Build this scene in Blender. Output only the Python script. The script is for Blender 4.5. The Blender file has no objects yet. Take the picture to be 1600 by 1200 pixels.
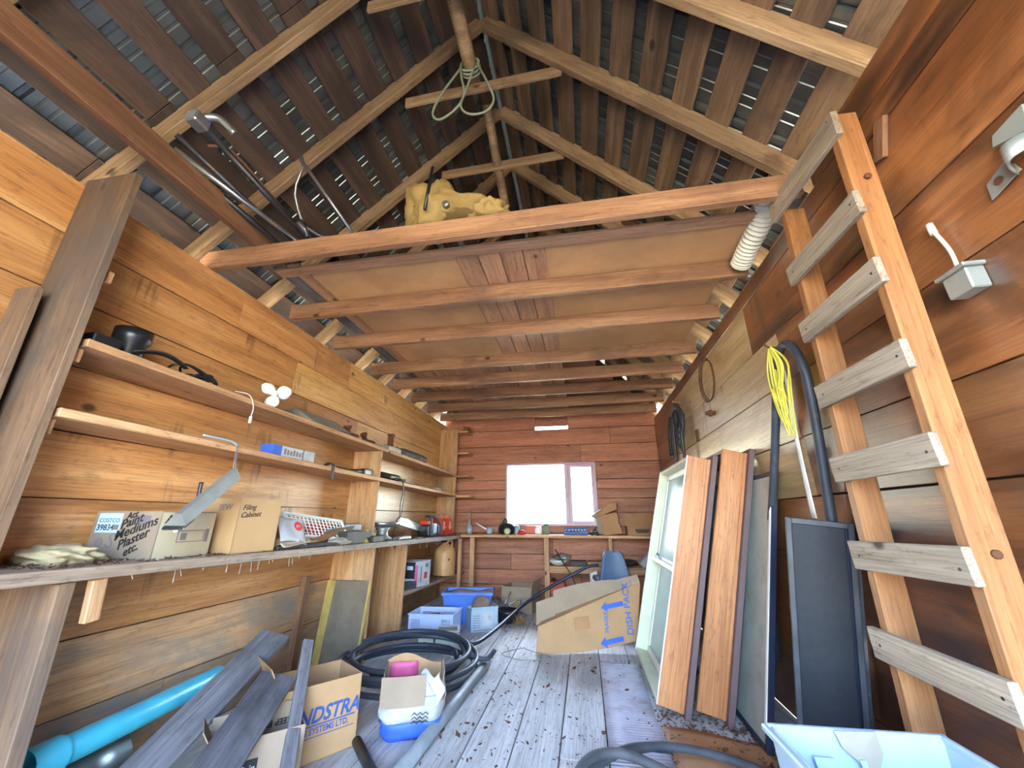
import bpy, bmesh, math, random
from mathutils import Vector, Matrix, noise as mnoise
random.seed(11)
S = bpy.context.scene
COL = S.collection
V = Vector

# ------------------------------------------------------------------ camera
t_ = math.atan(210 / 600); a_ = math.atan(114 / math.hypot(600, 210))
fh = V((-math.sin(a_), math.cos(a_), 0)); RR = V((math.cos(a_), math.sin(a_), 0)); UZ = V((0, 0, 1))
FW = fh * math.cos(t_) + UZ * math.sin(t_); UU = UZ * math.cos(t_) - fh * math.sin(t_)
cam_d = bpy.data.cameras.new('camera'); cam = bpy.data.objects.new('camera', cam_d); COL.objects.link(cam)
cam.matrix_world = Matrix(((RR.x, UU.x, -FW.x, 0), (RR.y, UU.y, -FW.y, 0), (RR.z, UU.z, -FW.z, 1.15), (0, 0, 0, 1)))
cam_d.sensor_width = 36; cam_d.lens = 36 * 600 / 1600; cam_d.clip_start = .02; cam_d.clip_end = 400
S.camera = cam

# ------------------------------------------------------------------ sky, sun, exposure
w = bpy.data.worlds.new('sky'); S.world = w; w.use_nodes = True
bg = w.node_tree.nodes['Background']; sky = w.node_tree.nodes.new('ShaderNodeTexSky'); sky.sky_type = 'NISHITA'
sky.sun_disc = False; sky.sun_elevation = math.radians(63); sky.sun_rotation = math.radians(-6); sky.dust_density = 2.0; sky.air_density = 1.2; sky.ozone_density = 1.5
w.node_tree.links.new(sky.outputs[0], bg.inputs[0]); bg.inputs[1].default_value = 1.0
sd = bpy.data.lights.new('sun', 'SUN'); sd.energy = 14; sd.angle = .02; sd.color = (1, .94, .84)
sun = bpy.data.objects.new('sun', sd); COL.objects.link(sun); sun.rotation_euler = (math.radians(-27), 0, math.radians(-6))
S.view_settings.view_transform = 'Standard'; S.view_settings.look = 'None'; S.view_settings.gamma = 1
S.view_settings.use_curve_mapping = False; S.view_settings.exposure = 3.1
S.cycles.max_bounces = 10; S.cycles.diffuse_bounces = 6; S.cycles.glossy_bounces = 4
S.cycles.sample_clamp_indirect = 12

# ------------------------------------------------------------------ materials
MATS = {}
def lin(c):
    return tuple(((v / 255) / 12.92 if v / 255 <= .04045 else ((v / 255 + .055) / 1.055) ** 2.4) for v in c) + (1,)
def newmat(name):
    m = bpy.data.materials.new(name); m.use_nodes = True; MATS[name] = m
    return m, m.node_tree, m.node_tree.nodes['Principled BSDF']
def N(nt, typ, **kw):
    n = nt.nodes.new(typ)
    for k, v in kw.items(): setattr(n, k, v)
    return n
def ramp(nt, fac, stops):
    r = N(nt, 'ShaderNodeValToRGB'); el = r.color_ramp.elements
    while len(el) < len(stops): el.new(.5)
    for e, (p, c) in zip(el, stops): e.position = p; e.color = c
    nt.links.new(fac, r.inputs[0]); return r.outputs[0]
def mixc(nt, fac, a, b, typ='MIX'):
    m = N(nt, 'ShaderNodeMix', data_type='RGBA', blend_type=typ)
    for sock, v in ((m.inputs[0], fac), (m.inputs[6], a), (m.inputs[7], b)):
        if isinstance(v, (int, float, tuple)): sock.default_value = v
        else: nt.links.new(v, sock)
    return m.outputs[2]
def coords(nt):
    tc = N(nt, 'ShaderNodeTexCoord'); oi = N(nt, 'ShaderNodeObjectInfo')
    mul = N(nt, 'ShaderNodeMath', operation='MULTIPLY'); mul.inputs[1].default_value = 37.
    nt.links.new(oi.outputs['Random'], mul.inputs[0])
    add = N(nt, 'ShaderNodeVectorMath', operation='ADD')
    nt.links.new(tc.outputs['Object'], add.inputs[0]); nt.links.new(mul.outputs[0], add.inputs[1])
    return add.outputs[0], oi.outputs['Random']
def noise(nt, vec, scale, detail=4, mapping=None, dist=0., rough=.55):
    if mapping:
        mp = N(nt, 'ShaderNodeMapping'); mp.inputs['Scale'].default_value = mapping
        nt.links.new(vec, mp.inputs[0]); vec = mp.outputs[0]
    n = N(nt, 'ShaderNodeTexNoise'); n.inputs['Scale'].default_value = scale; n.inputs['Detail'].default_value = detail
    n.inputs['Distortion'].default_value = dist; n.inputs['Roughness'].default_value = rough
    nt.links.new(vec, n.inputs['Vector']); return n.outputs['Fac']
def bump(nt, b, h, strength, dist=.01):
    n = N(nt, 'ShaderNodeBump'); n.inputs['Strength'].default_value = strength; n.inputs['Distance'].default_value = dist
    nt.links.new(h, n.inputs['Height']); nt.links.new(n.outputs[0], b.inputs['Normal'])
def wood(name, dark, mid, light, rough=.6, stain=None, stain_at=(.52, .72), knots=.5, var=.35, coat=0., grain=1., drips=None, axis='X'):
    m, nt, b = newmat(name); vec, rnd = coords(nt)
    if axis == 'Z':
        sw = N(nt, 'ShaderNodeMapping'); sw.inputs['Rotation'].default_value = (0, math.pi / 2 - .255, 0); nt.links.new(vec, sw.inputs[0]); vec = sw.outputs[0]
    g1 = noise(nt, vec, 2.2, 5, (.45, 5.5 * grain, 5.5 * grain), .45)
    g2 = noise(nt, vec, 6, 3, (.7, 22 * grain, 22 * grain), .3)
    c = ramp(nt, g1, [(.2, lin(dark)), (.5, lin(mid)), (.82, lin(light))])
    f2 = ramp(nt, g2, [(.3, (.60, .55, .50, 1)), (.58, (1.06, 1.05, 1.04, 1))])
    c = mixc(nt, .8, c, f2, 'MULTIPLY')
    g3 = noise(nt, vec, 26, 3, (.5, 1.6, 1.6), .2, .7)
    c = mixc(nt, .7, c, ramp(nt, g3, [(.30, (.55, .50, .46, 1)), (.44, (1, 1, 1, 1))]), 'MULTIPLY')
    if knots:
        mp = N(nt, 'ShaderNodeMapping'); mp.inputs['Scale'].default_value = (2.1, 3.2, 3.2); nt.links.new(vec, mp.inputs[0])
        vo = N(nt, 'ShaderNodeTexVoronoi'); vo.inputs['Scale'].default_value = 1.25; nt.links.new(mp.outputs[0], vo.inputs[0])
        k = ramp(nt, vo.outputs['Distance'], [(.05, (1, 1, 1, 1)), (.10, (0, 0, 0, 1))])
        c = mixc(nt, k, c, tuple(v * .30 for v in lin(dark)[:3]) + (1,))
    if stain:
        s = noise(nt, vec, 1.7, 5, (.8, 1.5, 1.5), .6, .62)
        s2 = ramp(nt, s, [(stain_at[0], (0, 0, 0, 1)), (stain_at[1], (1, 1, 1, 1))])
        c = mixc(nt, s2, c, lin(stain))
    if drips:                                  # dark run marks across the board
        dn = noise(nt, vec, 1., 3, (9, .9, .9), .8, .6); d2 = noise(nt, vec, 2.3, 2)
        mm = N(nt, 'ShaderNodeMath', operation='MULTIPLY'); nt.links.new(dn, mm.inputs[0]); nt.links.new(d2, mm.inputs[1])
        c = mixc(nt, ramp(nt, mm.outputs[0], [(.345, (0, 0, 0, 1)), (.43, (.8, .8, .8, 1))]), c, lin(drips))
    hsv = N(nt, 'ShaderNodeHueSaturation'); nt.links.new(c, hsv.inputs['Color'])
    mr = N(nt, 'ShaderNodeMapRange'); mr.inputs[3].default_value = 1 - var * .55; mr.inputs[4].default_value = 1 + var * .45
    nt.links.new(rnd, mr.inputs[0]); nt.links.new(mr.outputs[0], hsv.inputs['Value'])
    nt.links.new(hsv.outputs[0], b.inputs['Base Color'])
    b.inputs['Roughness'].default_value = rough
    if coat: b.inputs['Coat Weight'].default_value = coat; b.inputs['Coat Roughness'].default_value = .36; b.inputs['Coat IOR'].default_value = 1.6
    bump(nt, b, g2, .35, .004)
    return m
def plain(name, col, rough=.6, metal=0., var=.12, scale=9., bumps=0., dirt=None, dirt_at=(.55, .75), trans=0., alpha=None, emit=None):
    m, nt, b = newmat(name); vec, rnd = coords(nt)
    n = noise(nt, vec, scale, 4)
    L = lin(col); lo = tuple(v * (1 - var) for v in L[:3]) + (1,); hi = tuple(min(1, v * (1 + var)) for v in L[:3]) + (1,)
    c = ramp(nt, n, [(.35, lo), (.65, hi)])
    if dirt:
        s = noise(nt, vec, scale * .6, 6, None, .4, .65)
        c = mixc(nt, ramp(nt, s, [(dirt_at[0], (0, 0, 0, 1)), (dirt_at[1], (1, 1, 1, 1))]), c, lin(dirt))
    nt.links.new(c, b.inputs['Base Color']); b.inputs['Roughness'].default_value = rough; b.inputs['Metallic'].default_value = metal
    if trans: b.inputs['Transmission Weight'].default_value = trans
    if alpha is not None: b.inputs['Alpha'].default_value = alpha
    if bumps: bump(nt, b, n, bumps, .006)
    return m
wood('left_wall_wood', (146, 94, 50), (192, 136, 82), (220, 172, 118), .45, stain=(136, 96, 66), stain_at=(.58, .78), coat=.6, drips=(96, 62, 38))
wood('left_wall_low_wood', (136, 100, 70), (184, 142, 102), (212, 176, 140), .6, stain=(132, 120, 110), stain_at=(.46, .64))
wood('right_wall_wood', (88, 48, 25), (132, 80, 43), (176, 120, 72), .36, stain=(58, 33, 20), stain_at=(.45, .64), coat=1., var=.4, drips=(60, 34, 20))
wood('glare_pale_wall_wood', (150, 122, 82), (190, 164, 118), (214, 194, 152), .4, stain=(150, 112, 70), stain_at=(.56, .8), coat=1., drips=(84, 58, 38))  # paler boards, their colour also holding part of the window glare
wood('window_lit_wall_wood', (168, 118, 62), (208, 160, 96), (228, 190, 132), .45, stain=(150, 106, 62), stain_at=(.6, .8), coat=.6, drips=(110, 72, 40))  # far left boards, window light put into their brighter golden colour
wood('back_wall_wood', (142, 86, 64), (178, 116, 90), (202, 146, 118), .6, stain=(128, 78, 60), stain_at=(.56, .8))
wood('shelf_wood', (158, 114, 78), (198, 152, 110), (220, 180, 140), .62, stain=(140, 104, 76), stain_at=(.54, .78))
wood('dusty_bench_wood', (128, 108, 92), (166, 146, 128), (196, 180, 164), .8, stain=(112, 104, 100), stain_at=(.48, .7))
wood('upright_wood', (150, 106, 66), (190, 144, 98), (214, 176, 134), .62, stain=(142, 116, 94), stain_at=(.5, .74))
wood('upright_dusty_wood', (92, 70, 54), (126, 100, 78), (152, 126, 102), .75, stain=(92, 82, 78), stain_at=(.45, .7))
wood('tie_wood', (104, 72, 54), (144, 106, 78), (182, 142, 110), .6, stain=(88, 60, 50), stain_at=(.55, .8))
wood('dark_tie_wood', (84, 58, 44), (120, 84, 60), (152, 112, 82), .65, stain=(74, 50, 44), stain_at=(.5, .75))
wood('rafter_wood', (98, 76, 54), (138, 112, 84), (170, 146, 114), .68, stain=(84, 60, 44), stain_at=(.54, .74))
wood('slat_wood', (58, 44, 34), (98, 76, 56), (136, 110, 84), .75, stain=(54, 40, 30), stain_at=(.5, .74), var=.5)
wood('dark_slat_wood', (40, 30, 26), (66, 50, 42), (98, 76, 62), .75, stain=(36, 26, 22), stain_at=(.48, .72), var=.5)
wood('loft_plank_wood', (150, 110, 86), (186, 142, 110), (212, 170, 136), .65, stain=(128, 92, 78), stain_at=(.55, .8))
wood('floor_wood', (160, 162, 166), (190, 192, 196), (212, 213, 216), .7, stain=(150, 142, 136), stain_at=(.54, .78), knots=.0, var=.22)
wood('ladder_wood', (122, 78, 44), (156, 106, 64), (178, 132, 88), .55, stain=(134, 92, 58), stain_at=(.5, .8), var=.2)
wood('rung_wood', (112, 98, 84), (150, 136, 120), (182, 168, 150), .8, knots=.4, var=.2)
wood('gray_plank_wood', (74, 74, 80), (106, 106, 114), (136, 136, 144), .8, stain=(56, 54, 58), stain_at=(.5, .7))
wood('dark_plank_wood', (48, 48, 54), (72, 72, 80), (100, 100, 108), .8, stain=(36, 34, 38), stain_at=(.5, .7))
wood('fir_wood', (150, 90, 50), (180, 120, 74), (198, 144, 98), .45, var=.15, knots=0, coat=.15, axis='Z')
plain('hardboard', (196, 152, 106), .7, var=.14, scale=2.5, dirt=(170, 128, 88), dirt_at=(.5, .85))
plain('siding', (60, 48, 40), .9)
plain('galvanized', (112, 120, 122), .34, .85, var=.18, scale=5, dirt=(96, 94, 92), dirt_at=(.5, .8))
plain('earth', (150, 140, 116), .95, var=.2, scale=.4)
plain('steel', (150, 152, 156), .35, .8, var=.15)
plain('dark_steel', (62, 62, 68), .45, .6, var=.2, dirt=(90, 72, 60))
plain('rust', (96, 60, 40), .8, .2, var=.25, bumps=.3)
plain('black_plastic', (26, 28, 34), .35, var=.15, dirt=(60, 60, 62), dirt_at=(.62, .8))
plain('black_rubber', (56, 62, 74), .5, var=.12, dirt=(92, 94, 98), dirt_at=(.58, .8))
plain('gray_hose', (116, 122, 128), .5, var=.12, dirt=(150, 150, 150))
plain('white_paint', (232, 234, 230), .45, var=.05)
plain('cream_paint', (206, 212, 186), .45, var=.06, dirt=(178, 176, 150), dirt_at=(.6, .85))
plain('purple_paint', (96, 76, 78), .6, var=.1)
plain('gray_panel', (150, 156, 150), .25, var=.06, dirt=(130, 132, 124))
plain('navy', (30, 36, 58), .4, var=.1)
plain('black_screen', (36, 38, 44), .75, var=.15, scale=30)
plain('weathered_black', (70, 72, 78), .7, var=.25, dirt=(140, 140, 140), dirt_at=(.6, .75))
plain('cardboard', (172, 136, 98), .8, var=.08, scale=5, dirt=(164, 126, 90), dirt_at=(.55, .85))
plain('dusty_cardboard', (146, 128, 110), .85, var=.1, scale=5, dirt=(140, 122, 106), dirt_at=(.5, .8))
plain('kraft', (188, 152, 108), .8, var=.06, scale=4)
plain('cream_card', (182, 170, 144), .8, var=.05, scale=4, dirt=(196, 178, 146), dirt_at=(.56, .85))
plain('brown_paper', (164, 120, 82), .75, var=.1, scale=6)
plain('paper', (180, 184, 190), .7, var=.08, dirt=(140, 134, 128), dirt_at=(.5, .8))
plain('blue_label', (170, 200, 240), .6, var=.04)
plain('white_plastic', (158, 178, 196), .4, var=.04, dirt=(190, 196, 200), dirt_at=(.6, .9))
plain('torn_paper', (150, 142, 126), .8)
plain('blue_plastic', (72, 118, 206), .4, var=.06)
plain('pale_blue_plastic', (176, 192, 226), .45, var=.06)
plain('blue_print', (58, 98, 190), .6, var=.08)
plain('dark_blue_print', (52, 82, 142), .6, var=.08)
plain('black_print', (26, 26, 30), .7, var=.1)
plain('gray_print', (120, 112, 112), .7)
plain('red_plastic', (204, 62, 36), .45, var=.1)
plain('red_print', (206, 50, 44), .6)
plain('orange_red', (196, 86, 62), .5, var=.1)
plain('salmon', (232, 150, 122), .6)
plain('pink', (214, 92, 138), .6)
plain('teal', (62, 172, 200), .35, var=.08)
plain('yellow_cloth', (136, 112, 64), .8, var=.14, scale=6, bumps=.5, dirt=(138, 112, 60), dirt_at=(.55, .8))
plain('yellow_rope', (216, 206, 84), .7, var=.1)
plain('green_rope', (124, 132, 110), .7, var=.12)
plain('yellow_edge', (172, 146, 76), .7, var=.15)
plain('insulation_face', (112, 100, 84), .85, var=.12)
plain('blue_gray_vinyl', (78, 100, 134), .5, var=.08)
plain('beige_plastic', (196, 190, 174), .6, var=.08)
plain('cloth_rag', (170, 154, 122), .9, var=.12, bumps=.4)
plain('jug_beige', (196, 152, 104), .45, var=.1)
plain('dry_leaf', (96, 70, 52), .9, var=.35, scale=30)
plain('pale_chip', (170, 160, 150), .9, var=.2)
plain('nest_straw', (150, 118, 78), .9, var=.25)
plain('mud', (120, 104, 92), .9, var=.2)
plain('clear_mat', (190, 188, 200), .22, var=.06, dirt=(150, 130, 128), dirt_at=(.45, .75))
plain('duct_white', (214, 212, 198), .5, var=.06)
plain('galv_matte', (150, 152, 146), .5, .5, var=.12)
plain('window_paint', (198, 170, 190), .5, var=.05)
plain('oil_dark', (58, 52, 46), .6, var=.2)
plain('yellow_print', (206, 180, 60), .6)
def glass_mat():
    m, nt, b = newmat('glass'); nt.nodes.remove(b)
    t = N(nt, 'ShaderNodeBsdfTransparent'); t.inputs[0].default_value = (.93, .96, .95, 1)
    g = N(nt, 'ShaderNodeBsdfGlossy'); g.inputs['Roughness'].default_value = .03
    f = N(nt, 'ShaderNodeFresnel'); f.inputs[0].default_value = 1.45; mx = N(nt, 'ShaderNodeMixShader')
    nt.links.new(f.outputs[0], mx.inputs[0]); nt.links.new(t.outputs[0], mx.inputs[1]); nt.links.new(g.outputs[0], mx.inputs[2])
    nt.links.new(mx.outputs[0], nt.nodes['Material Output'].inputs[0])
glass_mat()
plain('frosted_glass', (168, 190, 200), .18, var=.05, trans=.35)
plain('spray_plastic', (186, 200, 208), .2, var=.05, trans=.5)

# ------------------------------------------------------------------ helpers
WM = {}
def link(o, parent, M, label=None, cat=None, group=None, kind=None):
    COL.objects.link(o)
    if parent: o.parent = parent; o.matrix_basis = WM[parent.name].inverted() @ M
    else: o.matrix_basis = M
    WM[o.name] = M.copy()
    for k, v in (('label', label), ('category', cat), ('group', group), ('kind', kind)):
        if v: o[k] = v
    return o
def thing(name, label, cat, loc, rotz=0, group=None, kind=None):
    o = bpy.data.objects.new(name, None); o.empty_display_size = .05
    return link(o, None, Matrix.Translation(loc) @ Matrix.Rotation(rotz, 4, 'Z'), label, cat, group, kind)
def struct(name):
    return thing(name, None, None, (0, 0, 0), kind='structure')
def frame(o, x, y, z):                       # matrix from origin and three axes
    x, y, z = V(x).normalized(), V(y).normalized(), V(z).normalized()
    return Matrix(((x.x, y.x, z.x, o[0]), (x.y, y.y, z.y, o[1]), (x.z, y.z, z.z, o[2]), (0, 0, 0, 1)))
class MB:
    def __init__(s, M=None): s.bm = bmesh.new(); s.M = M or Matrix(); s.smooth = False
    def _v(s, p): return s.bm.verts.new(s.M @ V(p))
    def box(s, lo, hi, ch=0, R=None):
        lo, hi = V(lo), V(hi); c = (lo + hi) / 2; h = (hi - lo) / 2
        sub = bmesh.ops.create_cube(s.bm, size=2)
        mm = s.M @ Matrix.Translation(c) @ (R or Matrix()) @ Matrix.Diagonal((max(h.x, 1e-4), max(h.y, 1e-4), max(h.z, 1e-4), 1))
        bmesh.ops.transform(s.bm, matrix=mm, verts=sub['verts'])
        if ch:
            ed = {e for v in sub['verts'] for e in v.link_edges}
            bmesh.ops.bevel(s.bm, geom=list(ed), offset=ch, segments=1 if ch < .012 else 3, affect='EDGES', profile=.5)
        return s
    def tube(s, pts, r, n=8, closed=False, sub=5, cap=True, flat=1.):
        pts = [V(p) for p in pts]
        if sub > 1: pts = spline(pts, sub, closed)
        rr = r if callable(r) else (lambda u: r)
        rings = []; m = len(pts); nrm = None
        for i, p in enumerate(pts):
            a = pts[(i - 1) % m] if (closed or i) else p; b = pts[(i + 1) % m] if (closed or i < m - 1) else p
            d = (b - a).normalized() if (b - a).length > 1e-7 else V((0, 0, 1))
            if nrm is None: nrm = d.orthogonal().normalized()
            nrm = (nrm - d * nrm.dot(d))
            nrm = nrm.normalized() if nrm.length > 1e-6 else d.orthogonal().normalized()
            bn = d.cross(nrm); q = rr(i / max(1, m - 1))
            rings.append([s._v(p + nrm * math.cos(2 * math.pi * k / n) * q + bn * math.sin(2 * math.pi * k / n) * q * flat) for k in range(n)])
        for i in range(m if closed else m - 1):
            A, B = rings[i], rings[(i + 1) % m]
            for k in range(n):
                try: s.bm.faces.new((A[k], A[(k + 1) % n], B[(k + 1) % n], B[k])).smooth = True
                except ValueError: pass
        if cap and not closed:
            s.bm.faces.new(rings[0][::-1]); s.bm.faces.new(rings[-1])
        return s
    def lathe(s, prof, n=20, M=None, cap=True, smooth=True, sx=1., sy=1.):
        M = M or Matrix()
        rings = [[s._v(M @ V((r * math.cos(2 * math.pi * k / n) * sx, r * math.sin(2 * math.pi * k / n) * sy, z))) for k in range(n)] for r, z in prof]
        for A, B in zip(rings, rings[1:]):
            for k in range(n): s.bm.faces.new((A[k], A[(k + 1) % n], B[(k + 1) % n], B[k])).smooth = smooth
        if cap: s.bm.faces.new(rings[0][::-1]); s.bm.faces.new(rings[-1])
        return s
    def poly(s, pts, d):                     # prism: polygon extruded along vector d
        pts = [V(p) for p in pts]; d = V(d)
        A = [s._v(p) for p in pts]; B = [s._v(p + d) for p in pts]; n = len(pts)
        s.bm.faces.new(A); s.bm.faces.new(B[::-1])
        for k in range(n): s.bm.faces.new((A[k], B[k], B[(k + 1) % n], A[(k + 1) % n]))
        return s
    def grid(s, fn, nu, nv, th=.002, smooth=True):        # a sheet fn(u,v) with real thickness
        P = [[V(fn(i / nu, j / nv)) for j in range(nv + 1)] for i in range(nu + 1)]
        def nr(i, j):
            a = P[min(i + 1, nu)][j] - P[max(i - 1, 0)][j]; b = P[i][min(j + 1, nv)] - P[i][max(j - 1, 0)]
            n = a.cross(b); return n.normalized() if n.length > 1e-9 else V((0, 0, 1))
        T = [[s._v(P[i][j] + nr(i, j) * th / 2) for j in range(nv + 1)] for i in range(nu + 1)]
        Bt = [[s._v(P[i][j] - nr(i, j) * th / 2) for j in range(nv + 1)] for i in range(nu + 1)]
        def f(*v):
            try: s.bm.faces.new(v).smooth = smooth
            except ValueError: pass
        for i in range(nu):
            for j in range(nv):
                f(T[i][j], T[i + 1][j], T[i + 1][j + 1], T[i][j + 1]); f(Bt[i][j], Bt[i][j + 1], Bt[i + 1][j + 1], Bt[i + 1][j])
        for i in range(nu):
            f(T[i][0], Bt[i][0], Bt[i + 1][0], T[i + 1][0]); f(T[i][nv], T[i + 1][nv], Bt[i + 1][nv], Bt[i][nv])
        for j in range(nv):
            f(T[0][j], T[0][j + 1], Bt[0][j + 1], Bt[0][j]); f(T[nu][j], Bt[nu][j], Bt[nu][j + 1], T[nu][j + 1])
        return s
    def blob(s, c, r, seed=0, amp=.2, freq=2., sub=3, flatz=None):
        g = bmesh.ops.create_icosphere(s.bm, subdivisions=sub, radius=1)
        for v in g['verts']:
            p = v.co.copy(); k = 1 + amp * (mnoise.noise(p * freq + V((seed, seed * 1.7, 0))) + .35 * mnoise.noise(p * freq * 3 + V((0, seed, 2))))
            q = V((p.x * r[0], p.y * r[1], p.z * r[2])) * k
            if flatz is not None and q.z < flatz: q.z = flatz
            v.co = s.M @ (V(c) + q)
        for f in s.bm.faces: f.smooth = True
        return s
    def build(s, name, mat, parent=None, label=None, cat=None, group=None, kind=None):
        bmesh.ops.recalc_face_normals(s.bm, faces=s.bm.faces)
        me = bpy.data.meshes.new(name); s.bm.to_mesh(me); s.bm.free()
        xs = [v.co for v in me.vertices]
        c = V([(min(v[i] for v in xs) + max(v[i] for v in xs)) / 2 for i in range(3)])
        if not parent: c.z = min(v[2] for v in xs)
        me.transform(Matrix.Translation(-c)); me.materials.append(MATS[mat])
        return link(bpy.data.objects.new(name, me), parent, Matrix.Translation(c), label, cat, group, kind)
def spline(p, sub, closed=False):
    n = len(p); out = []
    if n < 3 and not closed: return p
    for i in range(n if closed else n - 1):
        g = (lambda k: p[k % n]) if closed else (lambda k: p[max(0, min(n - 1, k))])
        a, b, c, d = g(i - 1), g(i), g(i + 1), g(i + 2)
        for k in range(sub):
            t = k / sub
            out.append(.5 * ((2 * b) + (c - a) * t + (2 * a - 5 * b + 4 * c - d) * t * t + (3 * b - a - 3 * c + d) * t ** 3))
    if not closed: out.append(p[-1])
    return out
def beam(name, p0, p1, wd, th, nrm, mat, parent=None, ch=.003, **kw):
    """a board from p0 to p1 along its centre line: local X = grain, local Z = nrm"""
    p0, p1 = V(p0), V(p1); x = (p1 - p0); L = x.length; x.normalize()
    z = V(nrm); z = (z - x * z.dot(x)).normalized(); y = z.cross(x)
    bm = bmesh.new(); g = bmesh.ops.create_cube(bm, size=1)
    bmesh.ops.transform(bm, matrix=Matrix.Diagonal((L, wd, th, 1)), verts=bm.verts)
    if ch: bmesh.ops.bevel(bm, geom=list(bm.edges), offset=min(ch, th * .3), segments=1, affect='EDGES')
    me = bpy.data.meshes.new(name); bm.to_mesh(me); bm.free(); me.materials.append(MATS[mat])
    return link(bpy.data.objects.new(name, me), parent, frame((p0 + p1) / 2, x, y, z), **kw)
def text(parent, s, size, M, mat, name='lettering', shear=0., align='LEFT', sx=1., bold=0.):
    cu = bpy.data.curves.new(name, 'FONT'); cu.body = s; cu.size = size; cu.align_x = align; cu.extrude = .0006; cu.shear = shear; cu.offset = bold
    cu.resolution_u = 3
    o = bpy.data.objects.new(name, cu); COL.objects.link(o); bpy.context.view_layer.update()
    me = bpy.data.meshes.new_from_object(o.evaluated_get(bpy.context.evaluated_depsgraph_get()))
    bpy.data.objects.remove(o); bpy.data.curves.remove(cu)
    me.transform(Matrix.Diagonal((sx, 1, 1, 1))); me.materials.clear(); me.materials.append(MATS[mat])
    return link(bpy.data.objects.new(name, me), parent, M)
def R(d): return math.radians(d)
def jit(a): return random.uniform(-a, a)

# ================================================================== the setting
XL, XR, YB, YF = -2.30, 1.20, 6.40, -1.0
ground = MB().grid(lambda u, v: (-40 + 80 * u, -40 + 80 * v, -.25), 4, 4, .02, False).build('ground', 'earth', kind='structure')

# floor: subfloor slab with boards on it
fl = MB().box((XL - .03, YF, -.08), (XR + .03, YB + .03, -.032)).build('floor', 'siding', kind='structure')
k = -8
while True:
    x0 = -.45 + .25 * k; k += 1
    if x0 + .25 <= XL: continue
    if x0 >= XR: break
    lo, hi = max(x0 + .003, XL), min(x0 + .247, XR)
    if hi - lo < .02: continue
    cuts = [YF, {(-.2): 2.47, .05: 4.6, -.45: 5.0}.get(round(x0, 2), random.uniform(1.5, 5)), YB]
    for a, b in zip(cuts, cuts[1:]):
        dz = jit(.002)
        beam('plank', ((lo + hi) / 2, a + .002, -.016 + dz), ((lo + hi) / 2, b - .002, -.016 + dz), hi - lo, .03, (0, 0, 1), 'floor_wood', fl)

def wall_side(name, x, sgn, seams, mat_of, top):
    o = MB().box((min(x, x - sgn * .0) - (.06 if sgn > 0 else -.03), YF, -.03), (x + (-.03 if sgn > 0 else .06), YB + .03, top)).build(name, 'siding', kind='structure')
    for i, (a, b) in enumerate(zip(seams, seams[1:])):
        cuts = [YF] + sorted(random.uniform(-.2, 5.6) for _ in range(1)) + [YB]
        if i == len(seams) - 2 and sgn > 0: cuts = [YF, 2.02, 3.35, YB]
        if i == len(seams) - 3 and sgn > 0: cuts = [YF, 2.62, YB]
        if sgn > 0 and .9 < a < 2.1: cuts = [YF, 3.62 + jit(.03), YB]
        if sgn < 0 and 1.2 < a < 2.3: cuts = [YF, 2.32 + (.35 if a > 2 else 0) + jit(.05), 4.95 + jit(.2), YB]
        for c, d in zip(cuts, cuts[1:]):
            off = -sgn * .0125 + jit(.002)
            g = .004 + random.random() * .004
            beam('plank', (x + off, c + .0006, (a + b) / 2), (x + off, d - .0006, (a + b) / 2 + jit(.003)), b - a - g, .025, (sgn, 0, 0), mat_of(a, (c + d) / 2), o, ch=.0015)
    return o
wall_left = wall_side('wall_left', XL, 1, [0, .33, .64, .93, 1.235, 1.525, 1.82, 2.12, 2.40, 2.68], lambda a, y: 'left_wall_low_wood' if a < .6 else 'window_lit_wall_wood' if a > .9 and y > 3 else 'left_wall_wood', 2.66)
wall_right = wall_side('wall_right', XR, -1, [0, .32, .63, .965, 1.26, 1.57, 1.90, 2.21, 2.57, 2.69], lambda a, y: 'glare_pale_wall_wood' if 1.2 < a < 2.3 and 3 < y < 5 else 'right_wall_wood', 2.68)
beam('plank', (XR + .0125, YF, 2.765), (XR + .0125, 1.70, 2.765), .145, .025, (-1, 0, 0), 'right_wall_wood', wall_right, ch=.0015)

# back wall with the window opening and a gap under the top board
WX0, WX1, WZ0, WZ1 = -1.25, .21, 1.04, 2.01
ob = MB()
for lo, hi in (((XL - .06, -.03), (WX0, 2.56)), ((WX1, -.03), (XR + .06, 2.56)), ((WX0, -.03), (WX1, WZ0)), ((WX0, WZ1), (WX1, 2.56))):
    ob.box((lo[0], YB + .03, lo[1]), (hi[0], YB + .06, hi[1]))
wall_back = ob.build('wall_back', 'siding', kind='structure')
bs = [0, .2, .41, .63, .93, 1.04, 1.24, 1.45, 1.59, 1.74, 2.01, 2.30, 2.575]
def bplank(x0, x1, a, b):
    beam('plank', (x0 + .002, YB + .0125 + jit(.002), (a + b) / 2), (x1 - .002, YB + .0125 + jit(.002), (a + b) / 2 + jit(.002)), b - a - .004 - random.random() * .004, .025, (0, -1, 0), 'back_wall_wood', wall_back)
for a, b in zip(bs, bs[1:]):
    if a >= WZ0 - .01 and b <= WZ1 + .01:
        bplank(XL, WX0, a, b); bplank(WX1, XR, a, b)
    else:
        c = random.uniform(-1.6, .6); bplank(XL, c, a, b); bplank(c, XR, a, b)
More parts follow.
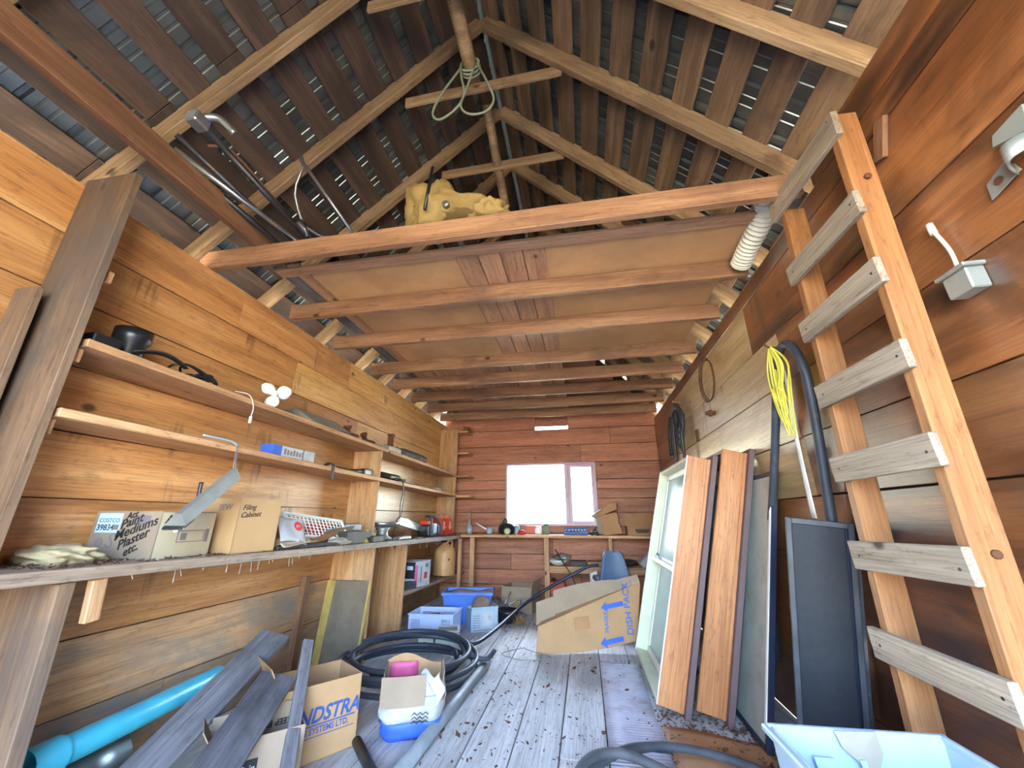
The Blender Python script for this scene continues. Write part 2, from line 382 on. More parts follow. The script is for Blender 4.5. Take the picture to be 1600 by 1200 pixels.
# the gable boards stand on it; between x -.72 and -.2 the first board leaves a slit of daylight
z = 2.575; AP, RX = 4.76, -.55
while z < 4.5:
    b = min(z + .27, 4.66); hw = AP - b + .06
    x0, x1 = max(XL - .06, RX - hw), min(XR + .06, RX + hw)
    if z < 2.6:
        bplank(x0, -.75, z, b); bplank(-.2, x1, z, b); bplank(-.75, -.2, z + .045, b)
    else: bplank(x0, x1, z, b)
    z = b
MB().box((XL - .06, YB + .03, 2.56), (-.75, YB + .05, 2.97)).box((-.2, YB + .03, 2.56), (XR + .06, YB + .05, 2.97)).box((-.75, YB + .03, 2.64), (-.2, YB + .05, 2.97)).poly([(XL - .06, YB + .03, 2.96), (XR + .06, YB + .03, 2.96), (RX, YB + .03, 4.72)], (0, .02, 0)).build('gable_sheathing', 'siding', wall_back)

# front wall behind the camera, unseen; its doorway sized and placed to balance the light
fb = MB()
for lo, hi in (((XL - .06, -.03), (-1.05, 2.7)), ((.95, -.03), (XR + .06, 2.7)), ((XL - .06, 2.7), (XR + .06, 2.95))):
    fb.box((lo[0], YF - .05, lo[1]), (hi[0], YF, hi[1]))
fb.poly([(XL - .06, YF - .05, 2.94), (XR + .06, YF - .05, 2.94), (RX, YF - .05, 4.70)], (0, .05, 0))
wall_front = fb.build('wall_front', 'left_wall_wood', kind='structure')

# window in the back wall
wn = struct('window_1')
def wbar(n, lo, hi, mat='window_paint', par=wn): return MB().box(lo, hi, .004).build(n, mat, par)
wbar('jamb', (WX0, YB - .02, WZ0), (WX0 + .03, YB + .09, WZ1)); wbar('jamb', (WX1 - .03, YB - .02, WZ0), (WX1, YB + .09, WZ1))
wbar('head', (WX0, YB - .02, WZ1 - .03), (WX1, YB + .09, WZ1)); wbar('window_sill', (WX0 - .02, YB - .05, WZ0), (WX1 + .02, YB + .09, WZ0 + .035))
mx = -.26
wbar('mullion', (mx - .03, YB + .0, WZ0 + .035), (mx + .03, YB + .08, WZ1 - .03))
sash = wbar('casement_sash', (mx + .03, YB + .015, WZ0 + .035), (mx + .08, YB + .055, WZ1 - .03))
wbar('sash_bar', (WX1 - .075, YB + .015, WZ0 + .035), (WX1 - .03, YB + .055, WZ1 - .03), par=sash)
wbar('sash_bar', (mx + .08, YB + .015, WZ1 - .075), (WX1 - .075, YB + .055, WZ1 - .03), par=sash)
wbar('sash_bar', (mx + .08, YB + .015, WZ0 + .035), (WX1 - .075, YB + .055, WZ0 + .075), par=sash)
wbar('catch', (mx - .012, YB - .018, 1.46), (mx + .012, YB + .0, 1.53), 'galv_matte', sash)
MB().box((WX0 + .03, YB + .04, WZ0 + .035), (mx - .03, YB + .044, WZ1 - .03)).build('pane', 'glass', wn)
MB().box((mx + .08, YB + .03, WZ0 + .075), (WX1 - .075, YB + .034, WZ1 - .075)).build('pane', 'glass', sash)

# roof: corrugated sheets on spaced boards on rafters, 45 degrees
roof = struct('roof')
RAF = 4.60                                     # rafter underside at the ridge
def rz(x, off=0): return RAF + off - abs(x - RX)
s2 = math.sqrt(.5)
RYS = [(-.85, -.85, -.85), (-.1, -.1, -.1), (.55, .55, .6), (1.14, 1.21, 1.29), (1.69, 1.77, 1.83), (2.30, 2.45, 2.47)] + [(y, y, y) for y in (3.012, 3.712, 4.242, 4.802, 5.372, 5.952)]
for yl, yt, yr in RYS:                         # left foot, ridge, right foot
    for sg in (-1, 1):
        d = .12
        top = V((RX + sg * .01, yt, RAF + d * s2)); ft = XR + .3 if sg > 0 else XL - .3
        foot = V((ft, yr if sg > 0 else yl, rz(ft) + d * s2))
        beam('rafter', top, foot, .045, d, (sg, 0, 1), 'rafter_wood', roof)
for sg in (-1, 1):
    ux = .17 if sg > 0 else .165
    n = 0
    while True:
        xo = .02 + n * ux; n += 1
        if xo > 2.04: break
        wx = (.108 + jit(.008)) / s2
        xc = RX + sg * (xo + .054); zc = RAF + .156 - (xo + .054)
        nn = V((sg, 0, 1)).normalized(); c = V((xc, 0, zc)) + nn * .011
        for a, b in (((YF - .1, 2.9), (2.9, YB + .1)) if n % 2 else ((YF - .1, 1.1), (1.1, 4.6), (4.6, YB + .1))):
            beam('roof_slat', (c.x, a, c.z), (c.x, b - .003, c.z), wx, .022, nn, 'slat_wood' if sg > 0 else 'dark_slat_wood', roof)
    # metal sheets: rib every .19 m
    prof = []
    for r in range(4):
        b = r * .19
        prof += [(b, 0), (b + .022, 0), (b + .03, .018), (b + .048, .018), (b + .056, 0), (b + .09, 0), (b + .094, .004), (b + .104, .004), (b + .108, 0), (b + .14, 0), (b + .144, .004), (b + .154, .004), (b + .158, 0)]
    prof.append((.79, 0))
    nn = V((sg, 0, 1)).normalized(); dn = V((sg, 0, -1)).normalized()
    o0 = V((RX, 0, RAF + .156)) + nn * .024 - dn * .0
    y = YF - .15
    j = 0
    while y < YB + .12:
        lift = nn * (.0012 * (j % 2)); j += 1
        bm = bmesh.new(); A = []; B = []; A2 = []; B2 = []
        for (py, h) in prof:
            for lst, L, hh in ((A, 0, h), (B, 3.02, h), (A2, 0, h + .001), (B2, 3.02, h + .001)):
                p = o0 + lift + nn * hh + dn * L; lst.append(bm.verts.new((p.x, y + py, p.z)))
        for i in range(len(prof) - 1):
            bm.faces.new((A[i], A[i + 1], B[i + 1], B[i])); bm.faces.new((A2[i], B2[i], B2[i + 1], A2[i + 1]))
        for q in (0, len(prof) - 1): bm.faces.new((A[q], A2[q], B2[q], B[q]))
        mb = MB(); mb.bm.free(); mb.bm = bm; mb.build('metal_sheet', 'galvanized', roof); y += .76
for sg in (-1, 1):
    fx = RX + sg * 2.115
    beam('eave_light_block', (fx, YF - .1, 2.54), (fx, YB + .1, 2.54), .22, .02, (sg, 0, 0), 'slat_wood', roof)  # unseen boards added to keep ground bounce off the rafter tails
MB().poly([(RX - .16, YF - .15, RAF + .09), (RX, YF - .15, RAF + .25), (RX + .16, YF - .15, RAF + .09), (RX + .16, YF - .15, RAF + .095), (RX, YF - .15, RAF + .256), (RX - .16, YF - .15, RAF + .095)], (0, YB - YF + .3, 0)).build('ridge_cap', 'galvanized', roof)
for y, zc, x0, x1 in ((1.25, 4.03, -1.10, .0), (1.815, 4.03, -1.12, .02), (2.50, 4.07, -1.09, .0), (3.10, 4.07, -1.08, -.03), (3.80, 4.07, -1.08, -.03), (.62, 4.05, -1.1, .0)):
    beam('collar_tie', (x0, y, zc), (x1, y, zc + .03), .085, .022, (0, -1, 0), 'rafter_wood', roof)
MB().tube([(-.60, -.9, 4.24), (-.605, .4, 4.22), (-.61, 1.86, 4.15)], lambda u: .045 + .004 * math.sin(9 * u), 10).build('ridge_pole', 'rafter_wood', roof)
MB().tube([(-.59, 2.12, 4.32), (-.58, 2.45, 4.13), (-.56, 2.78, 3.90)], .038, 10).build('ridge_pole', 'rafter_wood', roof)
# purlin along the left eave, from the front to the first tie beam
beam('eave_beam', (-1.99, YF, 2.875), (-1.99, 1.82, 2.875), .14, .045, (1, 0, 0), 'dark_tie_wood', roof)

# loft: tie beams with sheets and planks laid over them
loft = struct('ceiling')
TY = [1.72, 2.41, 2.99, 3.69, 4.22, 4.78, 5.35, 5.93]
for i, y in enumerate(TY):
    beam('tie_beam', (-2.40 if i == 0 else XL + .02, y + .022, 2.745 + (.0 if i else .003)), (XR - .03, y + .022, 2.745), .13, .044, (0, -1, 0), ('dark_tie_wood' if i in (5,) else 'tie_wood'), loft)
beam('tie_beam', (-1.0, YF + .3, 2.745), (-1.0, YF + .3 + .001, 2.745), .01, .01, (0, 0, 1), 'tie_wood', loft) if False else None
beam('ledger', (-2.05, 1.998, 2.80), (1.07, 1.998, 2.80), .085, .022, (0, 0, -1), 'loft_plank_wood', loft)
zt = 2.812
def sheet(x0, x1, y0, y1, z, n, mat): MB().box((x0, y0, z), (x1, y1, z + .008)).build(n, mat, loft)
for y0, y1 in ((2.045, 3.18), (3.185, 3.72)):
    sheet(-1.86, -.765, y0, y1, zt + .008, 'panel', 'hardboard'); sheet(-.155, 1.08, y0, y1, zt + .008, 'panel', 'hardboard')
for x in (-2.06, -1.955):
    beam('loft_plank', (x + .05, 1.95, zt + .01), (x + .05, 6.3, zt + .01), .10, .02, (0, 0, -1), 'loft_plank_wood' if x > -2 else 'gray_plank_wood', loft)
for i in range(4):
    x = -.76 + i * .1525
    for a, b in ((2.045, 3.9 + jit(.1)), (3.99, 6.3)):
        beam('loft_plank', (x + .075, a, zt + .01), (x + .075, b, zt + .01), .147, .02, (0, 0, -1), 'loft_plank_wood', loft)
for i in range(7):
    x = -1.845 + i * .154
    beam('loft_plank', (x + .075, 3.74, zt + .012), (x + .075, 6.3, zt + .012), .149, .02, (0, 0, -1), 'loft_plank_wood', loft)
for (a, b) in ((2.5, 2.66), (3.05, 3.2)):
    beam('loft_plank', (1.13, a, zt), (1.13, b, zt), .1, .02, (0, 0, -1), 'gray_plank_wood', loft)
#OBJECTS
# ================================================================== fixed furniture
# ---- shelving on the left wall
sh = thing('wall_shelving', 'long wooden shelving of two boards above the bench along the wall opposite the ladder', 'shelving', (-2.15, 3.6, .97))
for z0, z1, y0 in ((1.845, 1.80, 1.12), (1.545, 1.495, 1.12)):
    beam('shelf', (-2.145, y0, z0), (-2.145, 6.36, z1), .29, .036, (0, 0, 1), 'shelf_wood', sh)
beam('upright', (-2.15, 1.10, .985), (-2.14, 1.065, 2.70), .29, .034, (0, -1, 0), 'upright_dusty_wood', sh, label='wide dusty plank at the near end')
beam('upright', (-2.235, 1.05, 1.0), (-2.235, 1.01, 2.06), .12, .025, (0, -1, 0), 'upright_dusty_wood', sh)
def divider(y, za, zb, front=-2.0): beam('divider', ((front + XL) / 2, y, za), ((front + XL) / 2, y, zb), front - XL, .03, (0, -1, 0), 'upright_wood', sh)
divider(3.64, .965, 1.50); divider(3.64, 1.54, 1.80)
divider(6.07, .935, 1.475); divider(6.07, 1.515, 1.785); divider(6.07, 1.825, 2.56)
for zz, x1 in ((2.52, -1.84), (2.16, -1.82), (1.79, -1.79), (1.48, -1.78)):
    beam('corner_shelf', (XL + .0, 6.235, zz), (x1, 6.235, zz), .29, .03, (0, 0, 1), 'shelf_wood', sh)
for zz in (1.79, 1.49, 2.17): beam('cleat', (-2.13, 1.125, zz), (-2.03, 1.125, zz), .06, .025, (0, -1, 0), 'shelf_wood', sh)
# ---- bench under it
BZ = lambda y: .982 - .0145 * (y - 1.0)
bn = thing('workbench', 'long dusty wooden workbench under the wall shelves, with plank dividers below', 'workbench', (-2.05, 3.6, 0))
beam('bench_top', (-2.065, .2, BZ(.2) - .022), (-2.065, 6.38, BZ(6.38) - .022), .47, .044, (0, 0, 1), 'dusty_bench_wood', bn)
beam('bench_leg', (-2.06, 1.28, 0), (-2.06, 1.24, .93), .42, .05, (0, -1, 0), 'upright_dusty_wood', bn)
beam('cleat', (-1.87, 1.36, .78), (-1.87, 1.345, .93), .05, .03, (1, 0, 0), 'shelf_wood', bn)
beam('divider', (-2.10, 3.52, 0), (-2.10, 3.52, .90), .40, .035, (0, -1, 0), 'upright_wood', bn)
beam('divider', (-2.09, 4.20, 0), (-2.09, 4.20, .89), .38, .035, (0, -1, 0), 'upright_wood', bn)

beam('lower_shelf', (-2.10, 4.22, .405), (-2.10, 6.38, .36), .40, .035, (0, 0, 1), 'dusty_bench_wood', bn)
beam('front_plank', (-1.87, 6.02, .0), (-1.87, 6.02, .87), .06, .05, (1, 0, 0), 'shelf_wood', bn)
# ---- bench along the back wall
bb = thing('back_bench', 'wooden bench under the bright window with a lower shelf and posts', 'workbench', (-.4, 6.15, 0))
beam('bench_top', (-1.84, 6.15, .905), (1.17, 6.15, .905), .48, .036, (0, 0, 1), 'shelf_wood', bb)
for x in (-1.66, -.565): beam('post', (x, 5.95, 0), (x, 5.95, .885), .07, .05, (0, -1, 0), 'shelf_wood', bb)
beam('post', (.33, 6.02, .52), (.33, 6.02, .885), .05, .04, (0, -1, 0), 'upright_wood', bb)
beam('lower_shelf', (-.53, 6.17, .50), (1.17, 6.17, .50), .42, .03, (0, 0, 1), 'shelf_wood', bb)
beam('rail', (-.53, 5.965, .455), (1.17, 5.965, .455), .06, .025, (0, -1, 0), 'shelf_wood', bb)

# ---- ladder against the right wall
ld = thing('ladder', 'home-made wooden ladder with grey nailed rungs leaning on the wall', 'ladder', (1.0, 1.55, 0))
for y0, y1 in ((1.335, 1.345), (1.745, 1.775)):
    beam('rail', (1.02, y0, .0), (1.125, y1, 2.70 if y0 < 1.5 else 2.62), .04, .092, (1, 0, 0), 'ladder_wood', ld)
ru = [(2.66, 1.83, 1.29, 2.62), (2.25, 1.80, 1.30, 2.24), (1.95, 1.80, 1.30, 1.95), (1.64, 1.79, 1.30, 1.64), (1.335, 1.80, 1.30, 1.34), (1.02, 1.80, 1.31, 1.03), (.735, 1.80, 1.30, .73)]
for i, (za, ya, yb, zb) in enumerate(ru):
    xx = 1.02 + .105 * za / 2.7 - .046 - .013
    r = beam('rung', (xx, ya, za), (xx, yb, zb), .098 if i else .11, .024, (1, 0, .03), 'rung_wood', ld)
    for yy in (ya - .05, yb + .03):
        MB(frame((xx - .012, yy, za), (0, 1, 0), (0, 0, 1), (1, 0, 0))).lathe([(.0045, -.0015), (.0045, .003)], 8).build('nail_head', 'dark_steel', r)

for zz in (1.06, 2.36):
    MB(frame((1.065 + .105 * zz / 2.7 - .04, 1.316, zz), (1, 0, 0), (0, 0, 1), (0, -1, 0))).lathe([(.012, -.004), (.012, .003), (.008, .006)], 10).build('bolt_head', 'rust', ld)

# ---- window units leaning on the right wall
def lean_frame(x, y, z, ang): return Matrix.Translation((x, y, z)) @ Matrix.Rotation(R(ang), 4, 'Y')
def unit(name, label, x, y0, L, H, inner, sash, edge='white_paint'):
    M = lean_frame(x, y0, .055, 14.6)
    o = thing(name, label, 'window unit', (x, y0, 0), group='window units leaning under the hoses')
    D = .155
    def b(n, lo, hi, mat, par=o, ch=.002): return MB(M).box(lo, hi, ch).build(n, mat, par)
    b('side_jamb', (0, 0, 0), (D, .02, H), 'fir_wood'); b('side_jamb', (0, L - .02, 0), (D, L, H), 'fir_wood')
    b('head_jamb', (0, .02, H - .02), (D, L - .02, H), 'fir_wood'); b('sill', (0, .02, 0), (D, L - .02, .025), inner)
    b('liner', (-.004, .02, .025), (D * .7, .032, H - .02), inner); b('liner', (-.004, L - .032, .025), (D * .7, L - .02, H - .02), inner)
    b('liner', (-.004, .032, H - .032), (D * .7, L - .032, H - .02), inner)
    b('edge_strip', (-.006, -.001, 0), (0, .022, H), edge); b('edge_strip', (-.006, L - .024, 0), (0, L, H), edge)
    b('moulding', (D * .86, -.008, 0), (D, 0, H), 'fir_wood')
    for lo, hi in (((D, -.045, -.03), (D + .035, .03, H + .03)), ((D, L - .03, -.03), (D + .035, L + .045, H + .03)), ((D, .03, H - .03), (D + .035, L - .03, H + .03))):
        b('casing', lo, hi, 'purple_paint')
    if sash:
        for za, zb, u in ((.03, .80, .09), (.77, H - .035, .065)):
            s = b('sash', (u, .034, za), (u + .03, .075, zb), 'white_paint')
            b('stile', (u, L - .075, za), (u + .03, L - .034, zb), 'white_paint', s)
            b('bottom_rail', (u, .075, za), (u + .03, L - .075, za + .05), 'white_paint', s); b('top_rail', (u, .075, zb - .045), (u + .03, L - .075, zb), 'white_paint', s)
            b('pane', (u + .012, .075, za + .05), (u + .017, L - .075, zb - .045), 'frosted_glass', s, 0)
        b('meeting_ledge', (.02, .034, .765), (.095, L - .034, .80), 'white_paint', ch=.004)
        MB(M).box((.03, L * .72, .80), (.06, L * .76, .815), .003).tube([(.045, L * .74, .81), (.03, L * .78, .84), (.035, L * .82, .825)], .006, 6).build('sash_lock', 'steel', o)
    return o
unit('window_unit', 'sash window unit with cream frame and brown side, outermost of the leaning units', .375, 3.03, 1.10, 1.585, 'cream_paint', True)
unit('window_unit', 'second brown wooden window unit, directly behind the cream framed one', .60, 2.985, 1.12, 1.62, 'gray_panel', False, 'fir_wood')
M = lean_frame(.845, 2.66, .012, 12.5)
sp = thing('storm_window', 'grey glossy storm panel with navy edge, leaning between brown unit and black screens', 'panel', (.845, 2.66, 0))
MB(M).box((0, .03, .03), (.02, 1.2, 1.42), .002).build('panel', 'gray_panel', sp)
for lo, hi in (((-.002, 0, 0), (.03, .03, 1.45)), ((-.002, 1.2, 0), (.03, 1.23, 1.45)), ((-.002, .03, 1.42), (.03, 1.2, 1.45)), ((-.002, .03, 0), (.03, 1.2, .03))):
    MB(M).box(lo, hi, .003).build('edge_frame', 'navy', sp)
MB(M).box((-.006, .01, .1), (-.002, .03, 1.44), 0).build('trim_strip', 'white_paint', sp)
# black framed screens
def screen(label, BL, BRt, TL, th, grp):
    BL, BRt, TL = V(BL), V(BRt), V(TL); x = BRt - BL; W = x.length; H = (TL - BL).length
    z = (TL - BL).normalized(); x.normalize(); x = (x - z * x.dot(z)).normalized(); y = z.cross(x)
    M = frame(BL, x, y, z); o = thing('window_screen', label, 'screen', BL, group=grp)
    def b(n, lo, hi, mat): MB(M).box(lo, hi, .003).build(n, mat, o)
    b('stile', (0, 0, 0), (.022, th, H), 'weathered_black'); b('stile', (W - .022, 0, 0), (W, th, H), 'weathered_black')
    b('top_rail', (.022, 0, H - .024), (W - .022, th, H), 'weathered_black'); b('bottom_rail', (.022, 0, 0), (W - .022, th, .03), 'weathered_black')
    b('screen_mesh', (.022, th * .3, .03), (W - .022, th * .5, H - .024), 'black_screen')
    b('spline', (W - .034, th * .08, .03), (W - .024, th * .3, H - .024), 'navy')
screen('black framed screen at the front of the pair beside the ladder', (.845, 2.33, .0), (1.085, 2.26, .0), (.925, 2.10, 1.155), .022, 'black screens')
screen('black framed screen mostly hidden behind the other one by the ladder', (.885, 2.40, .0), (1.135, 2.325, .0), (.965, 2.17, 1.14), .022, 'black screens')
beam('offcut_board', (.99, 2.62, .012), (1.12, 2.50, .55), .10, .02, (-1, -.4, .3), 'upright_wood', None, label='tan board offcut leaning behind the black screens', cat='board')

# ---- white tub in the near corner
M = Matrix.Translation((.70, 1.22, 0)) @ Matrix.Rotation(R(2), 4, 'Z')
wt = thing('plastic_tub', 'open white plastic tub with torn paper at its rim, at the foot of the ladder', 'tub', (.70, 1.22, 0))
def taper(M, w, d, h, wt_, dt_, th, name, mat, par, base=True):
    m = MB(M)
    lo = [(-wt_, -dt_), (wt_, -dt_), (wt_, dt_), (-wt_, dt_)]; hi = [(-w, -d), (w, -d), (w, d), (-w, d)]
    rings = [[m._v((x, y, 0)) for x, y in lo], [m._v((x, y, h)) for x, y in hi],
             [m._v((x - math.copysign(th, x), y - math.copysign(th, y), h)) for x, y in hi], [m._v((x - math.copysign(th, x), y - math.copysign(th, y), th)) for x, y in lo]]
    m.bm.faces.new(rings[0][::-1]); m.bm.faces.new(rings[3])
    for A, B in zip(rings, rings[1:]):
        for k in range(4): m.bm.faces.new((A[k], A[(k + 1) % 4], B[(k + 1) % 4], B[k]))
    bmesh.ops.bevel(m.bm, geom=[e for e in m.bm.edges], offset=th * .4, segments=1, affect='EDGES')
    return m.build(name, mat, par)
taper(M, .215, .235, .60, .18, .20, .008, 'body', 'white_plastic', wt)
mb = MB(M)
for a, b in (((-.225, .228), (.225, .245)), ((-.225, -.245), (.225, -.228))): mb.box((a[0], a[1], .585), (b[0], b[1], .603), .004)
for a, b in (((-.235, -.24), (-.218, .24)), ((.205, -.24), (.222, .24))): mb.box((a[0], a[1], .585), (b[0], b[1], .603), .004)
mb.build('rim', 'white_plastic', wt)
MB(M).poly([(-.06, .215, .605), (.045, .222, .606), (.05, .218, .56), (.03, .212, .53), (.055, .205, .50), (.0, .205, .51), (-.02, .206, .545), (-.05, .212, .57)], (0, -.002, 0)).build('torn_label', 'torn_paper', wt)
for x0, x1 in ((-.13, -.08), (-.02, -.005)):
    MB(M).poly([(x0, .203, .55), (x1, .203, .55), (x1 + .10, .16, .06), (x0 + .10, .16, .06)], (0, -.003, 0)).build('wrinkled_liner', 'white_plastic', wt)
MB().tube([(.47, 1.92, .045), (.56, 1.86, .045)], .045, 16, sub=1).build('beige_roll', 'beige_plastic', None, 'short beige cylinder lying beside the white tub', 'roll')

# ================================================================== right wall things
def nail(p, parent=None): pass
hk = MB().tube([(1.198, 2.24, 2.07), (1.10, 2.24, 2.075), (1.075, 2.24, 2.10)], .006, 6, sub=3).build('wall_hook', 'rust', None, 'bent rusty spike in the wall holding the yellow rope', 'hook')
MB().tube([(1.08, 2.95, .35), (1.10, 2.82, .9), (1.13, 2.62, 1.35), (1.135, 2.42, 1.72), (1.135, 2.30, 1.95), (1.135, 2.20, 2.05), (1.135, 2.10, 2.02), (1.135, 2.04, 1.86), (1.14, 2.07, 1.6), (1.15, 2.15, 1.25), (1.15, 2.22, .8), (1.16, 2.3, .3), (1.15, 2.4, .02)], .022, 10, sub=6).build('water_hose', 'black_rubber', None, 'thick dark hose looped over the spike next to the ladder', 'hose')
hf = MB().tube([(1.10, 2.83, .88), (1.085, 2.80, .82), (1.08, 2.77, .79)], .014, 8, sub=3).build('hose_fitting', 'white_plastic', None, 'small white elbow fitting hanging beside the black screens', 'fitting')
MB().grid(lambda u, v: (1.145 - .012 * math.sin(3 * v), 2.24 + .06 * v ** 1.5 + (u - .5) * (.02 + .035 * v), 1.93 - .78 * v), 3, 14, .002).build('webbing_strap', 'white_paint', None, 'white webbing strap hanging below the yellow rope', 'strap')
mb = MB()
random.seed(4)
for i in range(11):
    y = 2.24 + jit(.03); w_ = .035 + random.random() * .05; b_ = 1.55 + random.random() * .2; xx = 1.10 + random.random() * .04
    mb.tube([(1.10, 2.24 + jit(.008), 2.085), (xx, y - w_, 1.95), (xx + jit(.01), y - w_ * .7 + .03, (b_ + 2.0) / 2), (xx, y + jit(.03) + .02, b_), (xx - .01, y + w_ * .9, (b_ + 2.0) / 2), (xx, y + w_, 1.98), (1.10, 2.24 + jit(.008), 2.086)], .0042, 5, sub=5)
mb.tube([(1.11, 2.30, 1.75), (1.09, 2.20, 1.80), (1.08, 2.26, 1.84), (1.10, 2.32, 1.79)], .0045, 5, closed=True)
mb.build('rope_hank', 'yellow_rope', None, 'hank of thin yellow rope hung on the wall spike', 'rope')
# coil of wire
mb = MB()
for i in range(4):
    mb.tube([(1.165 - .006 * i, 3.52 + (.17 + .008 * i) * math.cos(q), 2.33 + (.185 + .006 * i) * math.sin(q) + jit(.006)) for q in [k * math.pi / 6 for k in range(12)]], .0035, 5, closed=True, sub=3)
mb.build('wire_coil', 'rust', None, 'round coil of brown wire hung high on the pale wall', 'wire')
MB().tube([(1.2, 3.52, 2.515), (1.13, 3.52, 2.522)], .004, 6, sub=1).build('wall_nail', 'dark_steel', None, 'nail holding the brown wire coil', 'nail')
kb = thing('wall_insulator', 'small dark knob screwed to the wall under the wire coil', 'knob', (1.2, 3.60, 2.03))
MB(frame((1.2, 3.6, 2.04), (0, 1, 0), (0, 0, 1), (-1, 0, 0))).lathe([(.018, 0), (.018, .02), (.030, .025), (.030, .05), (.016, .06), (.022, .075)], 12).build('knob_body', 'rust', kb)
MB().tube([(1.14, 3.6, 2.04), (1.12, 3.57, 2.02), (1.13, 3.55, 2.05)], .004, 5).build('wire_tail', 'dark_steel', kb)
# hung cords
mb = MB(); random.seed(8)
for i in range(7):
    y = 4.62 + jit(.05); w_ = .10 + .07 * random.random(); b_ = 1.86 + .2 * random.random()
    mb.tube([(1.12 + jit(.02), 4.62 + jit(.03), 2.42), (1.13 + jit(.03), y - w_, 2.25), (1.12, y - w_ * .8, b_ + .1), (1.12, y, b_), (1.12, y + w_ * .8, b_ + .12), (1.13 + jit(.03), y + w_, 2.25)], .011, 6, closed=True, sub=4)
mb.build('cable_bundle', 'black_rubber', None, 'bundle of black cable looped over a peg above the cream window frame', 'cable')
MB().tube([(1.12, 4.56, 2.38), (1.10, 4.72, 2.3), (1.10, 4.80, 2.0), (1.10, 4.86, 1.55)], .017, 8).tube([(1.12, 4.5, 2.3), (1.10, 4.42, 2.1), (1.10, 4.45, 1.8), (1.11, 4.5, 1.5)], .017, 8).build('black_strap', 'black_plastic', None, 'two thick black hose ends hanging below the cable bundle', 'hose')
for y, z1, l in ((5.25, 2.30, 'grey rod bundle hanging left of the cable bundle, farther one'), (5.12, 2.28, 'grey rod bundle hanging left of the cable bundle, nearer one')):
    MB().tube([(1.17, y - .08, z1 + .1), (1.16, y, z1 - .1), (1.15, y + .05, z1 - .38)], lambda u: .012 + .012 * math.sin(min(1, u * 1.3) * 2.4), 8).build('rod_bundle', 'dark_steel', None, l, 'rods', 'rods hung by the cables')
beam('wall_peg', (1.2, 4.62, 2.42), (1.09, 4.62, 2.45), .03, .03, (0, 0, 1), 'dark_tie_wood', None, label='wooden peg carrying the black cable bundle', cat='peg')
beam('wall_block', (1.195, 4.20, 2.02), (1.195, 4.20, 1.90), .06, .02, (-1, 0, 0), 'rust', None, label='small brown block nailed to the wall next to the cable bundle', cat='block')
# junction box with rod
jb = thing('junction_box', 'small grey metal junction box with an upright cable on the wall beside the ladder', 'junction box', (1.19, 1.22, 1.79))
MB().box((1.15, 1.18, 1.785), (1.2, 1.26, 1.855), .004).build('box', 'galv_matte', jb)
MB().box((1.14, 1.17, 1.855), (1.2, 1.272, 1.868), .003).build('lid', 'galv_matte', jb)
MB().tube([(1.175, 1.225, 1.868), (1.185, 1.235, 1.95), (1.18, 1.255, 2.05)], .006, 6).tube([(1.18, 1.253, 2.03), (1.18, 1.256, 2.07)], .010, 8, sub=1).build('cable', 'beige_plastic', jb)
# bracket top right
br = thing('metal_bracket', 'galvanized S-shaped metal bracket near the top corner beyond the ladder', 'bracket', (1.18, .96, 2.05))
MB(Matrix.Translation((0, .02, -.05))).poly([(1.19, 1.06, 2.05), (1.19, 1.055, 2.10), (1.19, .99, 2.125), (1.19, .975, 2.07)], (-.004, 0, 0)).build('plate', 'galv_matte', br)
MB(Matrix.Translation((0, .02, -.05))).grid(lambda u, v: (1.188 - .05 * math.sin(u * 3.1), .985 - .08 * u, 2.06 + .05 * v + .03 * u), 8, 2, .004).build('strap', 'galv_matte', br)
MB(frame((1.186, 1.045, 2.035), (0, 1, 0), (0, 0, 1), (-1, 0, 0))).lathe([(.012, 0), (.012, .003)], 12).build('hole', 'rust', br)
MB(Matrix.Translation((0, .02, -.05))).poly([(1.19, .93, 2.14), (1.19, .90, 2.13), (1.19, .89, 2.2), (1.19, .97, 2.19), (1.19, .98, 2.16)], (-.03, 0, 0)).build('upper_plate', 'galv_matte', br)
# timber stub nailed near rafter end, flexible duct
beam('wall_cleat', (1.19, 1.27, 2.58), (1.19, 1.33, 2.44), .05, .02, (-1, 0, 0), 'dark_tie_wood', None, label='short worn cleat nailed to the wall right of the ladder top', cat='cleat')
mb = MB(); P = spline([V((1.10, 1.88, 2.86)), V((1.12, 2.02, 2.80)), V((1.105, 2.2, 2.755)), V((1.10, 2.34, 2.72))], 56)
mb.tube(P, lambda u: .056 + .008 * math.cos(u * 2 * math.pi * 19), 14, sub=1)
mb.build('flexible_duct', 'duct_white', None, 'white ribbed flexible duct poking through the loft at the ladder top', 'duct')

# ================================================================== loft things
rp = thing('rope_coil', 'coil of grey-green rope hanging in two loops from the ridge pole', 'rope', (-.61, 1.75, 3.6))
mb = MB()
for i in range(3):
    mb.tube([(-.61 + .066 * math.cos(q), 1.72 + .024 * i, 4.155 + .066 * math.sin(q)) for q in [k * math.pi / 5 for k in range(10)]], .008, 6, closed=True, sub=3)
mb.build('wrap', 'green_rope', rp)
MB().tube([(-0.659, 1.720, 4.158), (-0.788, 1.700, 3.878), (-0.842, 1.700, 3.705), (-0.788, 1.700, 3.629), (-0.680, 1.700, 3.705), (-0.632, 1.700, 3.834), (-0.659, 1.700, 4.018), (-0.669, 1.720, 4.180)], .008, 6).build('hanging_loop', 'green_rope', rp)
MB().tube([(-0.561, 1.720, 4.158), (-0.475, 1.700, 3.910), (-0.426, 1.700, 3.726), (-0.475, 1.700, 3.629), (-0.583, 1.700, 3.629), (-0.648, 1.700, 3.716), (-0.621, 1.700, 3.856), (-0.572, 1.700, 4.072)], .008, 6).build('hanging_loop', 'green_rope', rp)

